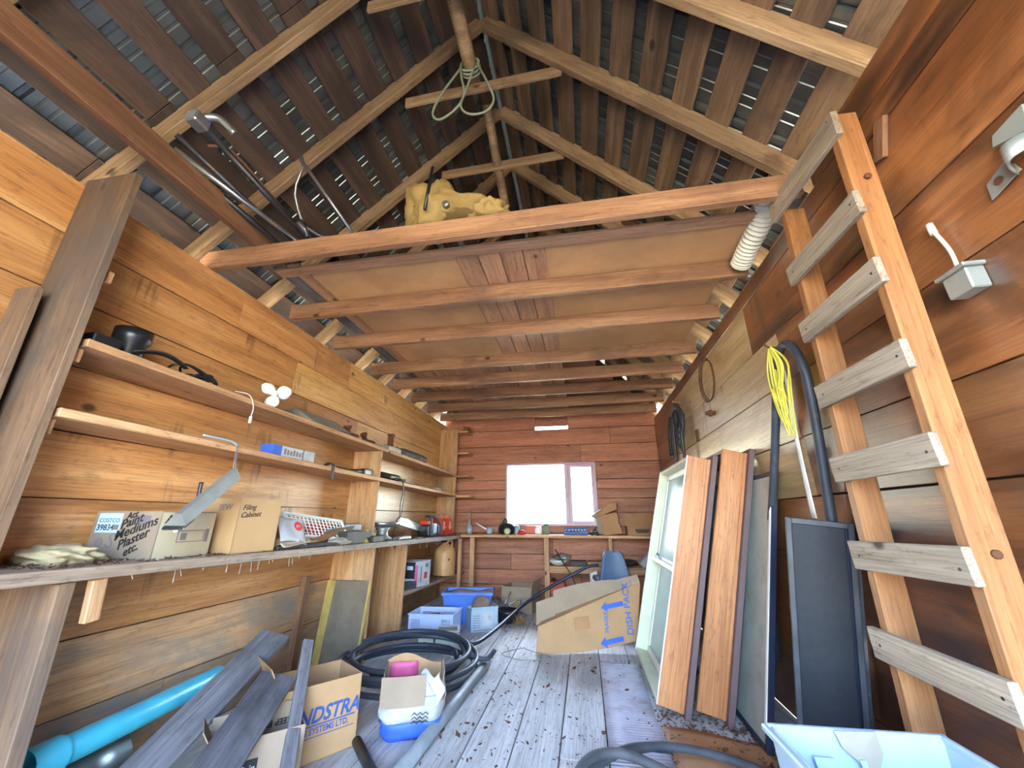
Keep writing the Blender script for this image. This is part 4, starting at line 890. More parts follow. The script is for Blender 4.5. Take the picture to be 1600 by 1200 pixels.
for i in range(90):
    q = random.uniform(0, 6.28); c = V((-1.86 + jit(.06), 6.14 + jit(.09), 2.545 + random.random() * .06))
    mb.tube([c, c + V((.07 * math.cos(q), .07 * math.sin(q), -.01 + jit(.03)))] if i % 3 else [c, c + V((.07, -.03, -.02 - .10 * random.random()))], .002, 3, sub=1)
mb.build('bird_nest', 'nest_straw', None, 'straw bird nest on the topmost corner shelf', 'nest', None)
# ================================================================== back bench things
Zb = .924
hm = thing('black_kettle', 'black round kettle at the window end of the back bench', 'kettle', (-1.17, 6.1, Zb))
MB(T(-1.17, 6.1, Zb)).lathe([(.09, 0), (.13, .03), (.135, .09), (.11, .14), (.05, .17), (.02, .175)], 20).build('kettle_body', 'black_plastic', hm)
MB().tube([(-1.24, 6.1, Zb + .16), (-1.2, 6.1, Zb + .22), (-1.16, 6.1, Zb + .17)], .012, 6).build('handle', 'black_plastic', hm)
tm = thing('tape_measure', 'grey and yellow tape measure in front of the black kettle', 'tape measure', (-1.14, 5.96, Zb))
MB(frame((-1.14, 5.945, Zb + .045), (1, 0, 0), (0, 0, 1), (0, -1, 0))).lathe([(.045, -.03), (.05, -.015), (.05, .0), (.04, .01)], 16).build('case', 'galv_matte', tm)
MB(frame((-1.14, 5.933, Zb + .045), (1, 0, 0), (0, 0, 1), (0, -1, 0))).lathe([(.026, 0), (.026, .003)], 14).build('badge', 'yellow_print', tm)
def pot(name, label, x, y, r, h, mat, cat, lid=None):
    o = thing(name, label, cat, (x, y, Zb))
    MB(T(x, y, Zb)).lathe([(r * .85, 0), (r, .01), (r, h * .8), (r * .8, h * .92), (r * .75, h)], 14).build('body', mat, o)
    MB(T(x, y, Zb + h)).lathe([(r * .8, 0), (r * .8, .012), (r * .3, .016)], 14).build('lid', lid or 'steel', o)
pot('glass_jar', 'pale jar standing between the kettle and the red tin', -1.02, 6.1, .045, .11, 'frosted_glass', 'jar')
pot('glass_jar', 'pale jar with grey lid left of the kettle', -1.44, 6.08, .05, .09, 'frosted_glass', 'jar')
pot('white_tin', 'white tin standing left of the blue tool case', -.70, 6.15, .055, .10, 'white_paint', 'tin', 'white_paint')
pot('green_bottle', 'squat greenish bottle under the window mullion', -.58, 6.13, .05, .13, 'green_rope', 'bottle', 'black_plastic')
pot('red_tin', 'low red tin beside the tape measure', -.93, 6.0, .06, .05, 'red_print', 'tin', 'red_print')
MB().box((-.90, 6.2, Zb), (-.65, 6.36, Zb + .12), .004).build('orange_carton', 'orange_red', None, 'orange carton against the wall under the window', 'carton')
tc = thing('socket_case', 'blue open socket case in front of the window', 'tool case', (-.14, 6.02, Zb))
MB().box((-.31, 5.95, Zb), (.03, 6.12, Zb + .04), .004).build('tray', 'dark_blue_print', tc); MB().box((-.31, 6.12, Zb), (.03, 6.135, Zb + .10), .003).build('lid', 'dark_blue_print', tc)
for i in range(7): MB(T(-.28 + i * .045, 6.03, Zb + .04)).lathe([(.013, 0), (.013, .03), (.009, .032)], 8).build('socket', 'steel', tc)
for x, l in ((.09, 'small dark nut next to the paper bag'), (.15, 'larger dark fitting next to the paper bag')):
    MB(T(x, 5.98, Zb)).lathe([(.022 + (x > .1) * .008, 0), (.03, .015), (.026, .045), (.012, .05)], 10).build('pipe_nut', 'dark_steel', None, l, 'fitting')
MB().tube([(.05, 5.98, Zb + .008), (.18, 6.1, Zb + .13)], .010, 6, sub=1).build('screwdriver', 'dark_steel', None, 'screwdriver propped beside the blue socket case', 'screwdriver')
# paper bag
M = T(.39, 6.07, Zb + .012, -8, 0, -9)
pg = thing('paper_bag', 'brown paper bag with rolled top leaning on the back bench', 'bag', (.39, 6.07, Zb))
MB(M).grid(lambda u, v: ((.125 + .01 * math.sin(9 * v)) * [1, 1, -1, -1, 1][int(round(u * 4))] * (1 - .08 * v) , (.09) * [-1, 1, 1, -1, -1][int(round(u * 4))], .28 * v), 4, 8, .003, False).build('bag_body', 'brown_paper', pg)
MB(M).poly([(-.15, -.105, .26), (.13, -.105, .32), (.15, -.105, .40), (.06, -.105, .42), (-.16, -.105, .30)], (0, .20, 0)).build('rolled_top', 'brown_paper', pg)
M2 = T(.235, 6.16, Zb + .01, 5, 0, -4)
MB(M2).box((-.07, -.10, 0), (.07, .10, .30), .004).box((-.13, -.1, .27), (.06, .1, .31), .01, Matrix.Rotation(R(-30), 4, 'Y')).build('brown_carton', 'dusty_cardboard', None, 'dull brown carton behind the leaning paper bag', 'carton')
M = T(.775, 6.10, Zb + .001, 1)
cb = card_box('cardboard_box', 'shallow cardboard box with a hand hole on the back bench', M, .40, .28, .12, 'brown_paper', [('+y', -3, .17)])
f = face(M, '-y', .40, .28, .12); MB(f).poly([(.10, .085, 0), (.30, .085, 0), (.285, .045, 0), (.26, .032, 0), (.14, .032, 0), (.115, .045, 0)], (0, 0, .001)).build('hand_hole', 'oil_dark', cb)
# lower back shelf
MB(T(-.42, 6.1, .517)).lathe([(.06, 0), (.13, .05), (.14, .07), (.13, .07), (.05, .02)], 18).build('white_bowl', 'white_paint', None, 'white bowl on the lower shelf of the back bench', 'bowl')
MB().blob((-.36, 6.12, .62), (.12, .10, .05), 6, .5, 2.5, 3).build('grey_rag', 'galv_matte', None, 'grey crumpled rag on the white bowl', 'rag')
for x0, x1, m_, l in ((-.24, -.02, 'oil_dark', 'dark flat box on the lower back shelf'), (.0, .26, 'brown_paper', 'brown flat box on the lower back shelf')):
    MB().box((x0, 6.0, .516), (x1, 6.22, .58), .004).build('flat_box', m_, None, l, 'box')
MB().blob((.50, 6.15, .56), (.20, .14, .045), 2, .5, 2.5, 3, -.044).build('dark_sack', 'oil_dark', None, 'dark limp sack behind the blue chair back', 'sack')
M = T(.72, 6.02, .54, 10, 0, 48)
MB(M).box((-.04, -.05, 0), (.04, .05, .24), .002).build('white_carton', 'paper', None, 'white carton tilted on the end of the lower back shelf', 'carton')
# ================================================================== floor things, far to near
# blue tub
M = T(-1.45, 5.10, .001, 10)
bt = thing('storage_tub', 'blue plastic storage tub full of grey rubbish beside the white basket', 'tub', (-1.45, 5.10, 0))
taper(M, .29, .19, .31, .25, .155, .006, 'body', 'blue_plastic', bt)
mb = MB(M)
for lo, hi in (((-.305, -.205), (.305, -.183)), ((-.305, .183), (.305, .205)), ((-.305, -.183), (-.283, .183)), ((.283, -.183), (.305, .183))): mb.box((lo[0], lo[1], .29), (hi[0], hi[1], .325), .005)
mb.build('rim', 'blue_plastic', bt)
for x in (-.2, 0, .2): MB(M).box((x - .008, -.192, .02), (x + .008, -.168, .28), .003).build('rib', 'blue_plastic', bt)
MB(M).grid(lambda u, v: (-.27 + .54 * u, -.175 + .35 * v, .295 + .012 * math.sin(9 * u + 5 * v)), 10, 6, .01).build('rubbish', 'pale_chip', bt)
# white basket
M = T(-1.64, 4.50, .001, 3)
bk = thing('plastic_basket', 'pale blue-white perforated plastic basket between the bench divider and the white carton', 'basket', (-1.64, 4.50, 0))
w2, d2, h2 = .235, .17, .205
MB(M).box((-w2 + .02, -d2 + .02, 0), (w2 - .02, d2 - .02, .006)).build('bottom', 'pale_blue_plastic', bk)
def lattice(Mf, L, H, holes):               # side wall: solid with square holes in given spans
    mb = MB(Mf); c = .0135
    nx = int(L / c); nz = int(H / c)
    for i in range(nx):
        for j in range(nz):
            x, z = i * L / nx, j * H / nz
            hole = any(a <= i / nx < b for a, b in holes) and 2 <= j < nz - 3
            if not hole: continue
            dx, dz = L / nx, H / nz
            mb.box((x, -.002, z), (x + dx * .35, .002, z + dz)); mb.box((x + dx * .35, -.002, z), (x + dx, .002, z + dz * .35))
    spans = []; p = 0
    for a, b in holes: spans.append((p, a)); p = b
    spans.append((p, 1))
    q = lambda v: math.ceil(v * nx - 1e-6) / nx * L
    for a, b in spans: mb.box((q(a), -.002, 0), (q(b), .002, H))
    for a, b in holes: mb.box((q(a), -.002, 0), (q(b), .002, 2 * H / nz)); mb.box((q(a), -.002, (nz - 3) * H / nz), (q(b), .002, H))
    return mb
lattice(M @ Matrix.Translation((-w2, -d2, 0)), 2 * w2, h2, [(.05, .25), (.72, .92)]).build('front_wall', 'pale_blue_plastic', bk)
lattice(M @ Matrix.Translation((-w2, d2, 0)), 2 * w2, h2, [(.05, .95)]).build('back_wall', 'pale_blue_plastic', bk)
for sx in (-1, 1): lattice(M @ Matrix.Translation((sx * w2, -d2, 0)) @ Matrix.Rotation(R(90), 4, 'Z'), 2 * d2, h2, [(.1, .9)]).build('side_wall', 'pale_blue_plastic', bk)
mb = MB(M)
for lo, hi in (((-w2 - .012, -d2 - .012), (w2 + .012, -d2 + .004)), ((-w2 - .012, d2 - .004), (w2 + .012, d2 + .012)), ((-w2 - .012, -d2), (-w2 + .004, d2)), ((w2 - .004, -d2), (w2 + .012, d2))): mb.box((lo[0], lo[1], h2 - .004), (hi[0], hi[1], h2 + .008), .002)
mb.build('rim', 'pale_blue_plastic', bk)
MB(M).blob((.0, .03, .13), (.10, .07, .05), 8, .5, 3, 3).build('rust_bits', 'rust', None, 'heap of rusty bits in the white basket', 'scrap')
# white carton with brown hat
M = T(-1.195, 4.76, .001, 28)
wc = card_box('white_carton', 'open whitish carton holding a brown round hat, beside the basket', M, .30, .26, .205, 'white_plastic', [('-y', 8, .03), ('+x', 6, .035)])
f = face(M, '-y', .30, .26, .205); patch(f, .12, .03, .24, .19, 'paper', wc, 'label'); text(wc, 'C', .05, at(f, .19, .11), 'gray_print')
for i in range(6): patch(f, .02, .04 + .022 * i, .10, .046 + .022 * i, 'gray_print', wc)
patch(f, .03, .012, .27, .02, 'gray_print', wc)
ht = thing('brown_hat', 'brown rounded hat lying in the whitish carton', 'hat', (-1.21, 4.78, .15))
MB(T(-1.21, 4.78, .17)).lathe([(.105, 0), (.11, .03), (.102, .08), (.075, .125), (.035, .145), (.002, .148)], 20).build('crown', 'mud', ht)
MB(T(-1.21, 4.78, .172)).lathe([(.122, -.004), (.122, .006)], 20).build('brim', 'mud', ht)
# small tins
M = T(-1.375, 4.14, .001, 18)
st = thing('grey_pan', 'small grey tapered plastic pan in front of the white basket', 'pan', (-1.375, 4.14, 0))
taper(M, .10, .10, .135, .125, .12, .005, 'body', 'galv_matte', st)
MB(M).box((-.108, -.108, .128), (.108, -.092, .14), .003).box((-.108, .092, .128), (.108, .108, .14), .003).box((-.108, -.1, .128), (-.092, .1, .14), .003).box((.092, -.1, .128), (.108, .1, .14), .003).build('rim', 'beige_plastic', st)
M = T(-1.535, 3.98, .001, 20)
sm = thing('small_carton', 'tiny grey carton with a round window next to the coiled hose', 'carton', (-1.535, 3.98, 0))
MB(M).box((-.07, -.05, 0), (.07, .05, .10), .003).build('carton_body', 'beige_plastic', sm)
MB(face(M, '-y', .14, .10, .10)).lathe([(.026, 0), (.026, .001)], 14, Matrix.Translation((.06, .045, 0))).build('window_hole', 'oil_dark', sm)
# black collar and wires
co = thing('black_ring', 'black plastic ring collar on the floor beyond the white carton', 'ring', (-.98, 5.12, 0))
MB(T(-.97, 5.10, .0)).lathe([(.11, 0), (.12, .02), (.12, .09), (.135, .095), (.135, .13), (.115, .13), (.10, .05)], 22).build('collar', 'black_plastic', co)
for k in range(10): MB(T(-.97, 5.10, .07) @ Matrix.Rotation(k * .628, 4, 'Z')).box((.118, -.006, -.05), (.128, .006, .02), .002).build('rib', 'black_plastic', co)
mb = MB(); random.seed(14)
for i in range(9):
    a = V((-1.05 + jit(.15), 5.42 + jit(.12), .01)); mb.tube([a, a + V((jit(.15), jit(.1), .08 + .12 * random.random())), a + V((jit(.2), jit(.2), .01 + .1 * random.random())), a + V((jit(.25), jit(.2), .005))], .007, 6)
mb.build('scrap_wire', 'steel', None, 'tangle of grey scrap wire in front of the closed cardboard box', 'wire')
MB().tube([(-1.10, 5.32, .05), (-.98, 5.38, .27)], .010, 8, sub=1).build('metal_rod', 'steel', None, 'short bright rod standing out of the scrap wire', 'rod')
mb = MB()
for i in range(60):
    c = V((-.80 + jit(.06), 4.98 + jit(.06), .01)); mb.tube([c, c + V((jit(.07), jit(.07), .03 + .07 * random.random()))], .0025, 3, sub=1)
mb.build('straw_clump', 'nest_straw', None, 'clump of dry straw next to the black ring', 'straw')
# closed cardboard box near back bench
M = T(-.90, 5.72, .001, -12)
c1 = card_box('cardboard_box', 'plain cardboard box standing on the floor before the back bench', M, .42, .34, .30, 'dusty_cardboard', [('-y', 168, .12), ('+x', 20, .08)])
patch(face(M, '-y', .42, .34, .30), .18, .0, .235, .15, 'brown_paper', c1, 'tape')
# gas can
gc = thing('gas_can', 'dusty red fuel can under the back bench', 'fuel can', (-.44, 6.12, 0))
MB().box((-.55, 6.02, 0), (-.33, 6.22, .31), .02).build('can_body', 'orange_red', gc)
MB(T(-.49, 6.12, .31)).lathe([(.03, 0), (.03, .03), (.012, .035)], 12).build('cap', 'black_plastic', gc)
MB().tube([(-.42, 6.12, .31), (-.40, 6.12, .345), (-.36, 6.12, .34), (-.35, 6.12, .305)], .010, 6).build('handle', 'orange_red', gc)
# chair
M = T(.30, 5.35, .0, 8)
ch = thing('office_chair', 'old chair with blue-grey vinyl back standing behind the big printed carton', 'chair', (.30, 5.35, 0))
def back(u, v):
    a = (u - .5) * 2; wd = .115 + .09 * (1 - v) ** 1.2
    if v > .8: wd *= math.sqrt(max(0, 1 - ((v - .8) / .2) ** 2 * .55))
    return M @ V((a * wd, -.10 - .03 * a * a + .04 * v, .40 + .37 * v))
MB().grid(back, 14, 14, .035).build('backrest', 'blue_gray_vinyl', ch)
MB().grid(lambda u, v: back(u, v) + V((0, -.004, 0)) if False else back(u, v * .999) + (M.to_3x3() @ V((0, .012, 0))), 14, 14, .03).build('back_shell', 'white_paint', ch)
MB(M).box((-.21, -.08, .40), (.21, .32, .46), .025).build('seat', 'blue_gray_vinyl', ch)
MB(M).tube([(0, .12, .06), (0, .12, .40)], .03, 10, sub=1).build('column', 'dark_steel', ch)
for k in range(5):
    q = k * 2 * math.pi / 5; MB(M).tube([(0, .12, .09), (.25 * math.cos(q), .12 + .25 * math.sin(q), .045)], .018, 8, sub=1).build('base_leg', 'dark_steel', ch)
    MB(M).tube([(.25 * math.cos(q) - .012, .12 + .25 * math.sin(q), .026), (.25 * math.cos(q) + .012, .12 + .25 * math.sin(q), .026)], .025, 10, sub=1).build('caster', 'black_plastic', ch)
MB().grid(lambda u, v: (.02 + .10 * u, 5.70 - .02 * math.sin(3 * u), .01 + .46 * v + .03 * u), 6, 6, .003).build('white_board', 'white_paint', None, 'white upright sheet standing beside the blue-grey chair', 'sheet')
MB().tube([(-.44, 5.86, .74), (-.22, 5.8, .42), (-.05, 5.72, .012)], .008, 6, sub=1).build('thin_stick', 'dark_steel', None, 'thin dark stick slanting from the back bench', 'stick')
M = T(.62, 5.15, .001, 5)
card_box('cardboard_box', 'brown open box hidden beside the chair and the cream window frame', M, .26, .26, .42, 'brown_paper', [('-x', 30, .1)])

# DISH PACK carton: a large carton fallen on its side and squashed
dp = thing('moving_carton', 'large squashed brown moving carton with blue arrows and lettering', 'carton', (-.05, 4.15, 0))
A, B, Cc = V((-.50, 4.00, .004)), V((.42, 4.30, .08)), V((.50, 4.42, .55))
D = A + (B - A) * -.02 + (Cc - B) * .44
def quad(P0, P1, P2, P3, u, v, sag=0.):
    p = P0.lerp(P1, u).lerp(P3.lerp(P2, u), v); return p
def fd(u, v):
    p = quad(A, B, Cc, D, u, v) - (Cc - B).normalized() * .03 * math.sin(math.pi * u) * (1 - v)
    return V((p.x, p.y, max(p.z, .004)))
MB().grid(fd, 16, 8, .005, False).build('front_panel', 'cardboard', dp)
def tp(u, v):
    p = fd(u, 1.0); return p + V((.02 * v, .36 * v, (.02 + .05 * math.sin(3 * u)) * v))
MB().grid(tp, 16, 5, .005, False).build('top_panel', 'cardboard', dp)
MB().grid(lambda u, v: fd(.0, v).lerp(fd(0, v) + V((.03, .45, -.0)), u), 4, 5, .005, False).build('end_panel', 'dusty_cardboard', dp)
MB().grid(lambda u, v: V((-.35, 4.22, .28)).lerp(V((.42, 4.40, .50)), u) + V((0, .02 * v, v * (.20 - .13 * u ** 2))), 10, 4, .004, False).build('flap', 'dusty_cardboard', dp)
MB().grid(lambda u, v: V((-.515, 4.18, .19)).lerp(V((-.33, 4.20, .25)), u) + V((0, .015 * v, .19 * v)), 4, 4, .004, False).build('flap', 'dusty_cardboard', dp)
X = (B - A).normalized(); Yv = (D.lerp(Cc, .5) - A.lerp(B, .5)); nz_ = X.cross(Yv).normalized(); Yn = nz_.cross(X)
def on(u, v, rot): # lettering plane on the front panel, standing text
    p = fd(u, v); n = (fd(u + .02, v) - fd(u - .02, v)).cross(fd(u, v + .04) - fd(u, v - .04)).normalized()
    if n.y > 0: n = -n
    x = X.copy(); x = (x - n * x.dot(n)).normalized(); return frame(p + n * .007, x, n.cross(x), n) @ Matrix.Rotation(R(rot), 4, 'Z')
text(dp, 'DISH PACK', .088, on(.955, .10, 84), 'blue_print', bold=.001)
text(dp, 'FRAGILE', .05, on(.70, .27, 84), 'blue_print', sx=.9, bold=.001)
for u, v in ((.70, .78), (.72, .10)):
    MB(on(u, v, 4)).poly([(-.10, 0, 0), (-.04, .045, 0), (-.04, .02, 0), (.13, .02, 0), (.13, -.02, 0), (-.04, -.02, 0), (-.04, -.045, 0)], (0, 0, .001)).build('printed_arrow', 'blue_print', dp)
patch(on(.36, .52, 0), 0, 0, .15, .10, 'brown_paper', dp)

# clear ribbed mat beside the frames
MB().grid(lambda u, v: (.055 + (.30) * u * (1 if v < .9 else 1), 2.28 + 1.62 * v, .006 + .0035 * math.sin(v * 2 * math.pi * 54)), 3, 324, .002).build('ribbed_mat', 'clear_mat', None, 'clear ribbed plastic sheet lying along the cream window frame', 'mat')
MB().grid(lambda u, v: (.37 + .52 * u, 2.36 + .52 * v - .1 * u, .008 + .012 * math.sin(5 * u) * math.sin(4 * v) ** 2), 12, 10, .003).build('brown_paper_sheet', 'brown_paper', None, 'crumpled brown paper in front of the leaning units', 'paper')

# ---- coil of hose
mb = MB(); random.seed(2)
cx, cy = -1.43, 3.38
pts = []
for i in range(5 * 16 + 6):
    q = i * 2 * math.pi / 16 + 1.0; turn = i / 16; r_ = .50 + .05 * math.sin(turn * 2.4) - .03 * (turn % 2)
    pts.append((cx + r_ * 1.02 * math.cos(q) + .03 * math.sin(turn * 3), cy + r_ * .98 * math.sin(q), .025 + .026 * turn + .03 * max(0, math.sin(q)) * (turn > 2.5)))
mb.tube(pts, .0185, 8, sub=3); mb.build('hose_coil', 'black_rubber', None, 'loose coil of thick black hose on the floor in front of the bench divider', 'hose')
MB().tube([(-1.90, 3.26, .12), (-1.76, 3.50, .21), (-1.50, 3.78, .16), (-1.22, 3.85, .12), (-1.0, 3.64, .10), (-.93, 3.36, .08), (-1.1, 3.08, .06), (-1.4, 2.98, .05)], .0175, 8, sub=6).build('hose_loop', 'black_rubber', None, 'single raised hose loop crossing over the coil', 'hose')
MB().tube([(-1.05, 3.66, .175), (-1.07, 3.86, .10), (-1.04, 4.10, .06), (-.94, 4.55, .09), (-.78, 5.1, .18), (-.5, 5.25, .34), (-.2, 5.3, .49), (.0, 5.33, .585), (.13, 5.36, .60)], .019, 8, sub=6).build('supply_hose', 'navy', None, 'long dark blue hose rising from the coil to the chair', 'hose')
MB().tube([(-1.02, 3.52, .13), (-.90, 3.50, .10), (-.83, 3.55, .09), (-.80, 3.64, .12)], .019, 8, sub=4).build('hose_end', 'black_rubber', None, 'short black hose end curling up beside the grey pipe', 'hose')
MB().tube([(-1.62, 3.15, .06), (-1.34, 3.02, .115)], .017, 8, sub=1).build('black_pipe_stub', 'black_plastic', None, 'short black pipe stub inside the hose coil above the torn bag', 'pipe')
MB().box((-1.55, 3.16, .001), (-1.35, 3.30, .055), .01).build('plastic_plate', 'pale_blue_plastic', None, 'whitish plastic plate lying inside the hose coil', 'plate')
MB().tube([(-.86, 3.62, .036), (-.92, 2.1, .036)], .035, 14, sub=1).build('grey_pipe', 'gray_hose', None, 'long straight grey plastic pipe on the floorboards', 'pipe')
MB().tube([(-1.27, 2.38, .026), (-.93, 2.02, .026)], .025, 12, sub=1).build('dark_pipe', 'dark_steel', None, 'dark steel pipe on the floor below the torn bag', 'pipe')
MB().tube([(-.62, 4.12, .012), (-.52, 4.02, .02), (-.35, 3.9, .015), (-.6, 3.82, .012), (-.8, 3.95, .012), (-.62, 4.12, .02)], .004, 5, sub=5).build('floor_wire', 'galv_matte', None, 'thin looped wire on the floor before the printed moving carton', 'wire')
# near hoses
MB().tube([(.82, 2.16, .024), (.80, 2.40, .024), (.66, 2.54, .024), (.40, 2.62, .024), (.15, 2.56, .024), (-.02, 2.38, .024), (-.06, 2.15, .024), (.1, 1.95, .024)], .023, 10, sub=6).build('grey_hose', 'weathered_black', None, 'dull thick hose arching across the floor nearest the leaning units', 'hose')
MB().tube([(.62, 1.9, .024), (.50, 2.12, .03), (.30, 2.34, .05), (.10, 2.42, .068), (-.05, 2.33, .072), (-.12, 2.15, .05), (-.1, 1.95, .024)], .022, 10, sub=6).build('grey_hose', 'weathered_black', None, 'dull thick hose loop lying in front of the other loop at the frame bottom', 'hose')

# ---- insulation boards and posts by the bench
ins = thing('insulation_board', 'grey faced insulation board with yellow edge leaning on the bench divider, outer one', 'board', (-1.95, 3.3, 0), group='insulation boards')
def slab(o, P0, xd, yd, W, H, th):
    x = V(xd).normalized(); z = V(yd).normalized(); z = (z - x * z.dot(x)).normalized(); y = z.cross(x); M = frame(P0, x, y, z)
    MB(M).box((0, 0, 0), (W, th * .25, H), .002).build('face_sheet', 'insulation_face', o); MB(M).box((.0, th * .25, 0), (W, th, H), .002).build('foam_core', 'yellow_edge', o)
    MB(M).box((-.004, -.003, 0), (.038, .0, H), .001).build('edge_tape', 'yellow_edge', o); MB(M).box((W - .014, -.003, 0), (W + .002, 0, H), .001).build('edge_tape', 'yellow_edge', o)
slab(ins, (-2.235, 3.34, .002), (.95, .08, 0), (-.10, .17, .98), .36, .64, .03)
ins2 = thing('insulation_board', 'yellow edged insulation board leaning behind the other one', 'board', (-2.1, 3.3, 0), group='insulation boards')
slab(ins2, (-2.285, 3.385, .002), (.95, .08, 0), (-.02, .14, .98), .36, .635, .03)
beam('timber_post', (-2.17, 2.98, 0), (-2.19, 3.02, .72), .05, .06, (0, -1, 0), 'dark_tie_wood', None, label='narrow brown post standing left of the insulation boards', cat='post')

# ---- near left: planks, boxes, pipes
beam('loose_plank', (-1.79, 1.30, .02), (-1.85, 2.36, .50), .17, .026, (.25, -.4, .9), 'gray_plank_wood', None, label='long weathered grey plank sloping beside the bench, upper one', cat='plank')
beam('loose_plank', (-1.42, 1.40, .09), (-1.56, 2.06, .405), .17, .024, (.35, -.42, .9), 'dark_plank_wood', None, label='dark grey plank sloping into the open printed box', cat='plank')
beam('loose_plank', (-1.19, 1.70, .01), (-1.575, 2.28, .50), .055, .024, (.7, -.55, .5), 'gray_plank_wood', None, label='narrow grey stake leaning on the corner of the open printed box', cat='stake')
M = T(-1.47, 2.34, .001, 52)
ang = math.atan2(2.39 - 2.10, -1.29 + 1.50)
M = Matrix.Translation((-1.53, 2.40, .001)) @ Matrix.Rotation(ang - 0 , 4, 'Z')
w_, d_, h_ = .42, .30, .33
ux = V((math.cos(ang), math.sin(ang), 0)); uy = V((-ux.y, ux.x, 0))
cen = V((-1.285, 2.39, 0)) - ux * w_ / 2 + uy * d_ / 2
M = frame((cen.x, cen.y, .001), ux, uy, (0, 0, 1))
s1 = card_box('cardboard_box', 'open brown cardboard box with blue company lettering on its side', M, w_, d_, h_, 'cardboard', [('-x', 25, .12)])
f = face(M, '-y', w_, d_, h_)
text(s1, 'LANDSTRA', .092, at(f, .012, .165), 'dark_blue_print', shear=.22, sx=.88, bold=.0025)
text(s1, 'BUILDING SYSTEMS LTD.', .038, at(f, .012, .118), 'dark_blue_print', sx=.85, bold=.0008); patch(f, .012, .150, .40, .156, 'dark_blue_print', s1); patch(f, .012, .103, .40, .106, 'dark_blue_print', s1)
# the frozen-food box
ux = V((.69, .724, 0)); uy = V((-.724, .69, 0)); w_, d_, h_ = .36, .17, .25
cen = V((-1.33, 2.0, 0)) - ux * w_ / 2 + uy * d_ / 2
M = frame((cen.x, cen.y, .001), ux, uy, (0, 0, 1))
m1 = card_box('cardboard_box', 'low dusty carton with black frozen food print in the near corner', M, w_, d_, h_, 'dusty_cardboard', [('+y', 4, .05), ('-x', 30, .07)])
f = face(M, '-y', w_, d_, h_)
text(m1, 'SEW', .05, at(f, .06, .195, 3), 'gray_print', 'handwriting', .2); patch(f, .06, .115, .185, .175, 'black_print', m1, 'logo_panel')
text(m1, 'McCain', .036, at(f, .066, .132) @ Matrix.Translation((0, 0, .001)), 'paper', shear=.2)
text(m1, 'SUPERQUICK', .044, at(f, .075, .07), 'black_print', bold=.001, sx=.9); text(m1, 'STRING', .036, at(f, .16, .03), 'black_print', bold=.001)
text(m1, 'KEEP FROZEN', .034, M @ frame((.15, d_ / 2 - .006, .235), (-1, 0, 0), (0, 0, -1), (0, -1, 0)), 'black_print', bold=.0008)
# torn white and blue bag box
M = T(-1.06, 2.60, .001, 22)
tb = thing('torn_sack', 'torn white and blue paper sack in a cut-down carton beside the hose coil', 'sack', (-1.06, 2.60, 0))
def sackf(z0, z1, r0):
    def fn(u, v):
        q = u * 2 * math.pi; s_ = 1 + .05 * math.sin(5 * q + 8 * v) + .03 * math.sin(11 * q); c, s = math.cos(q), math.sin(q)
        k = (abs(c) ** 4 + abs(s) ** 4) ** -.25
        z = z0 + (z1 - z0) * v; bul = r0 * (.88 + .14 * math.sin(math.pi * min(1, z / .30)))
        return M @ V((c * k * bul * 1.12 * s_, s * k * bul * .85 * s_, z))
    return fn
MB().grid(sackf(.0, .085, .155), 40, 4, .004).build('blue_band', 'blue_print', tb)
MB().grid(sackf(.085, .20, .155), 40, 5, .004).build('white_band', 'paper', tb)
MB().grid(lambda u, v: M @ V((-.175 + .24 * u, -.148 - .012 * math.sin(3 * u), .165 + .145 * v)), 8, 4, .005, False).build('cardboard_wall', 'dusty_cardboard', tb)
MB().grid(lambda u, v: M @ V((-.175 + .008 * v, -.15 + .29 * u, .165 + .14 * v)), 6, 4, .005, False).build('cardboard_wall', 'dusty_cardboard', tb)
MB().grid(lambda u, v: M @ V((-.17 + .35 * u, .14 + .012 * math.sin(7 * u), .165 + (.145 + .03 * math.sin(5 * u)) * v)), 10, 4, .005, False).build('cardboard_wall', 'cardboard', tb)
MB().grid(lambda u, v: M @ V((.175 + .01 * math.sin(6 * v), -.10 + .24 * u, .16 + (.13 + .03 * math.sin(8 * u)) * v)), 8, 4, .005, False).build('cardboard_wall', 'dusty_cardboard', tb)
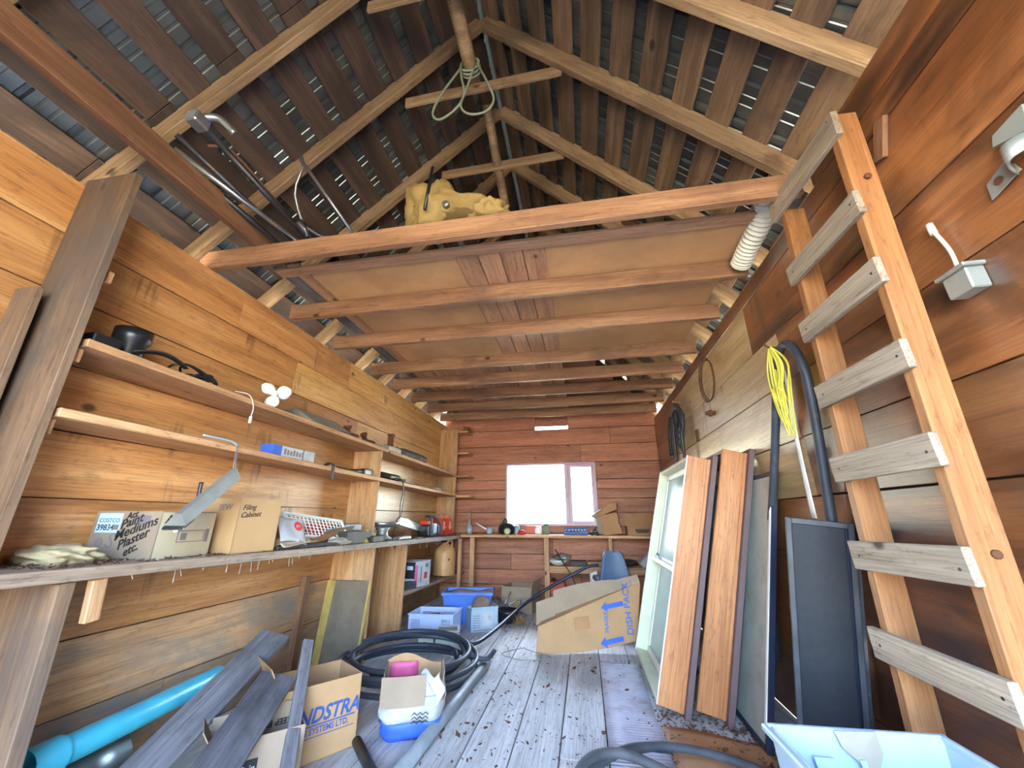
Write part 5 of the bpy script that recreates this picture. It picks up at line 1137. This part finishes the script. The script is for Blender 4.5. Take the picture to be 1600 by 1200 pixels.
MB().grid(lambda u, v: M @ V((-.15 + .17 * u, .122, .21 + .09 * v)), 4, 3, .003).build('pink_liner', 'pink', tb)
MB().grid(lambda u, v: M @ V((.04 + .12 * u + .02 * math.sin(6 * v), -.13 + .03 * v, .17 + .13 * v + .025 * math.sin(7 * u))), 8, 6, .003).build('torn_flap', 'paper', tb)
mb = MB(M)
for i in range(3): mb.tube([(.0 + .09 * k / 6, -.157, .125 - .018 * i + .012 * (k % 2)) for k in range(7)], .0022, 4, sub=2)
mb.build('scribble', 'black_print', tb)
# pipes in the near-left corner
tp_ = thing('teal_pipe', 'teal plastic pipe with open bell end in the near corner', 'pipe', (-2.1, 1.8, .2))
MB().tube([(-2.045, 1.50, .295), (-2.07, 1.80, .295), (-2.17, 2.34, .28)], .052, 18, sub=3, cap=False).build('pipe', 'teal', tp_)
MB().tube([(-2.035, 1.41, .295), (-2.045, 1.52, .295)], .064, 18, sub=1, cap=False).build('bell_end', 'teal', tp_)
MB().tube([(-2.175, 1.2, .121), (-2.175, 1.5, .121), (-2.175, 1.84, .121)], .12, 20, sub=2).build('stove_pipe', 'galvanized', None, 'round galvanized stove pipe lying under the teal pipe', 'pipe')

# ---- leaf litter over the floor
def clear(x, y):
    return -1.9 < x < 1.0 and not (-.6 < x < .5 and y > 4.0 and y < 4.6)
def fp():
    while True:
        x, y = random.uniform(-.95, .95), 2.0 + 4 * random.random() ** 1.5
        dens = .25 + .75 * max(0, mnoise.noise(V((x * 2.2, y * 1.6, 3))) + .3)
        if random.random() < dens and clear(x, y): return x, y, .001
litter('leaf_litter', 'dry brown leaves and shreds scattered over the floorboards', 'dry_leaf', 900, fp, .004, .016, 41)
litter('leaf_litter', 'pale wood chips scattered over the floorboards', 'pale_chip', 500, fp, .003, .009, 42)
litter('leaf_litter', 'larger curled brown leaves on the floorboards', 'rust', 90, fp, .014, .028, 43)
litter('leaf_litter', 'drift of leaves against the leaning window units', 'dry_leaf', 700, lambda: (random.uniform(.36, .95), random.uniform(2.45, 3.1), .003), .005, .018, 44)
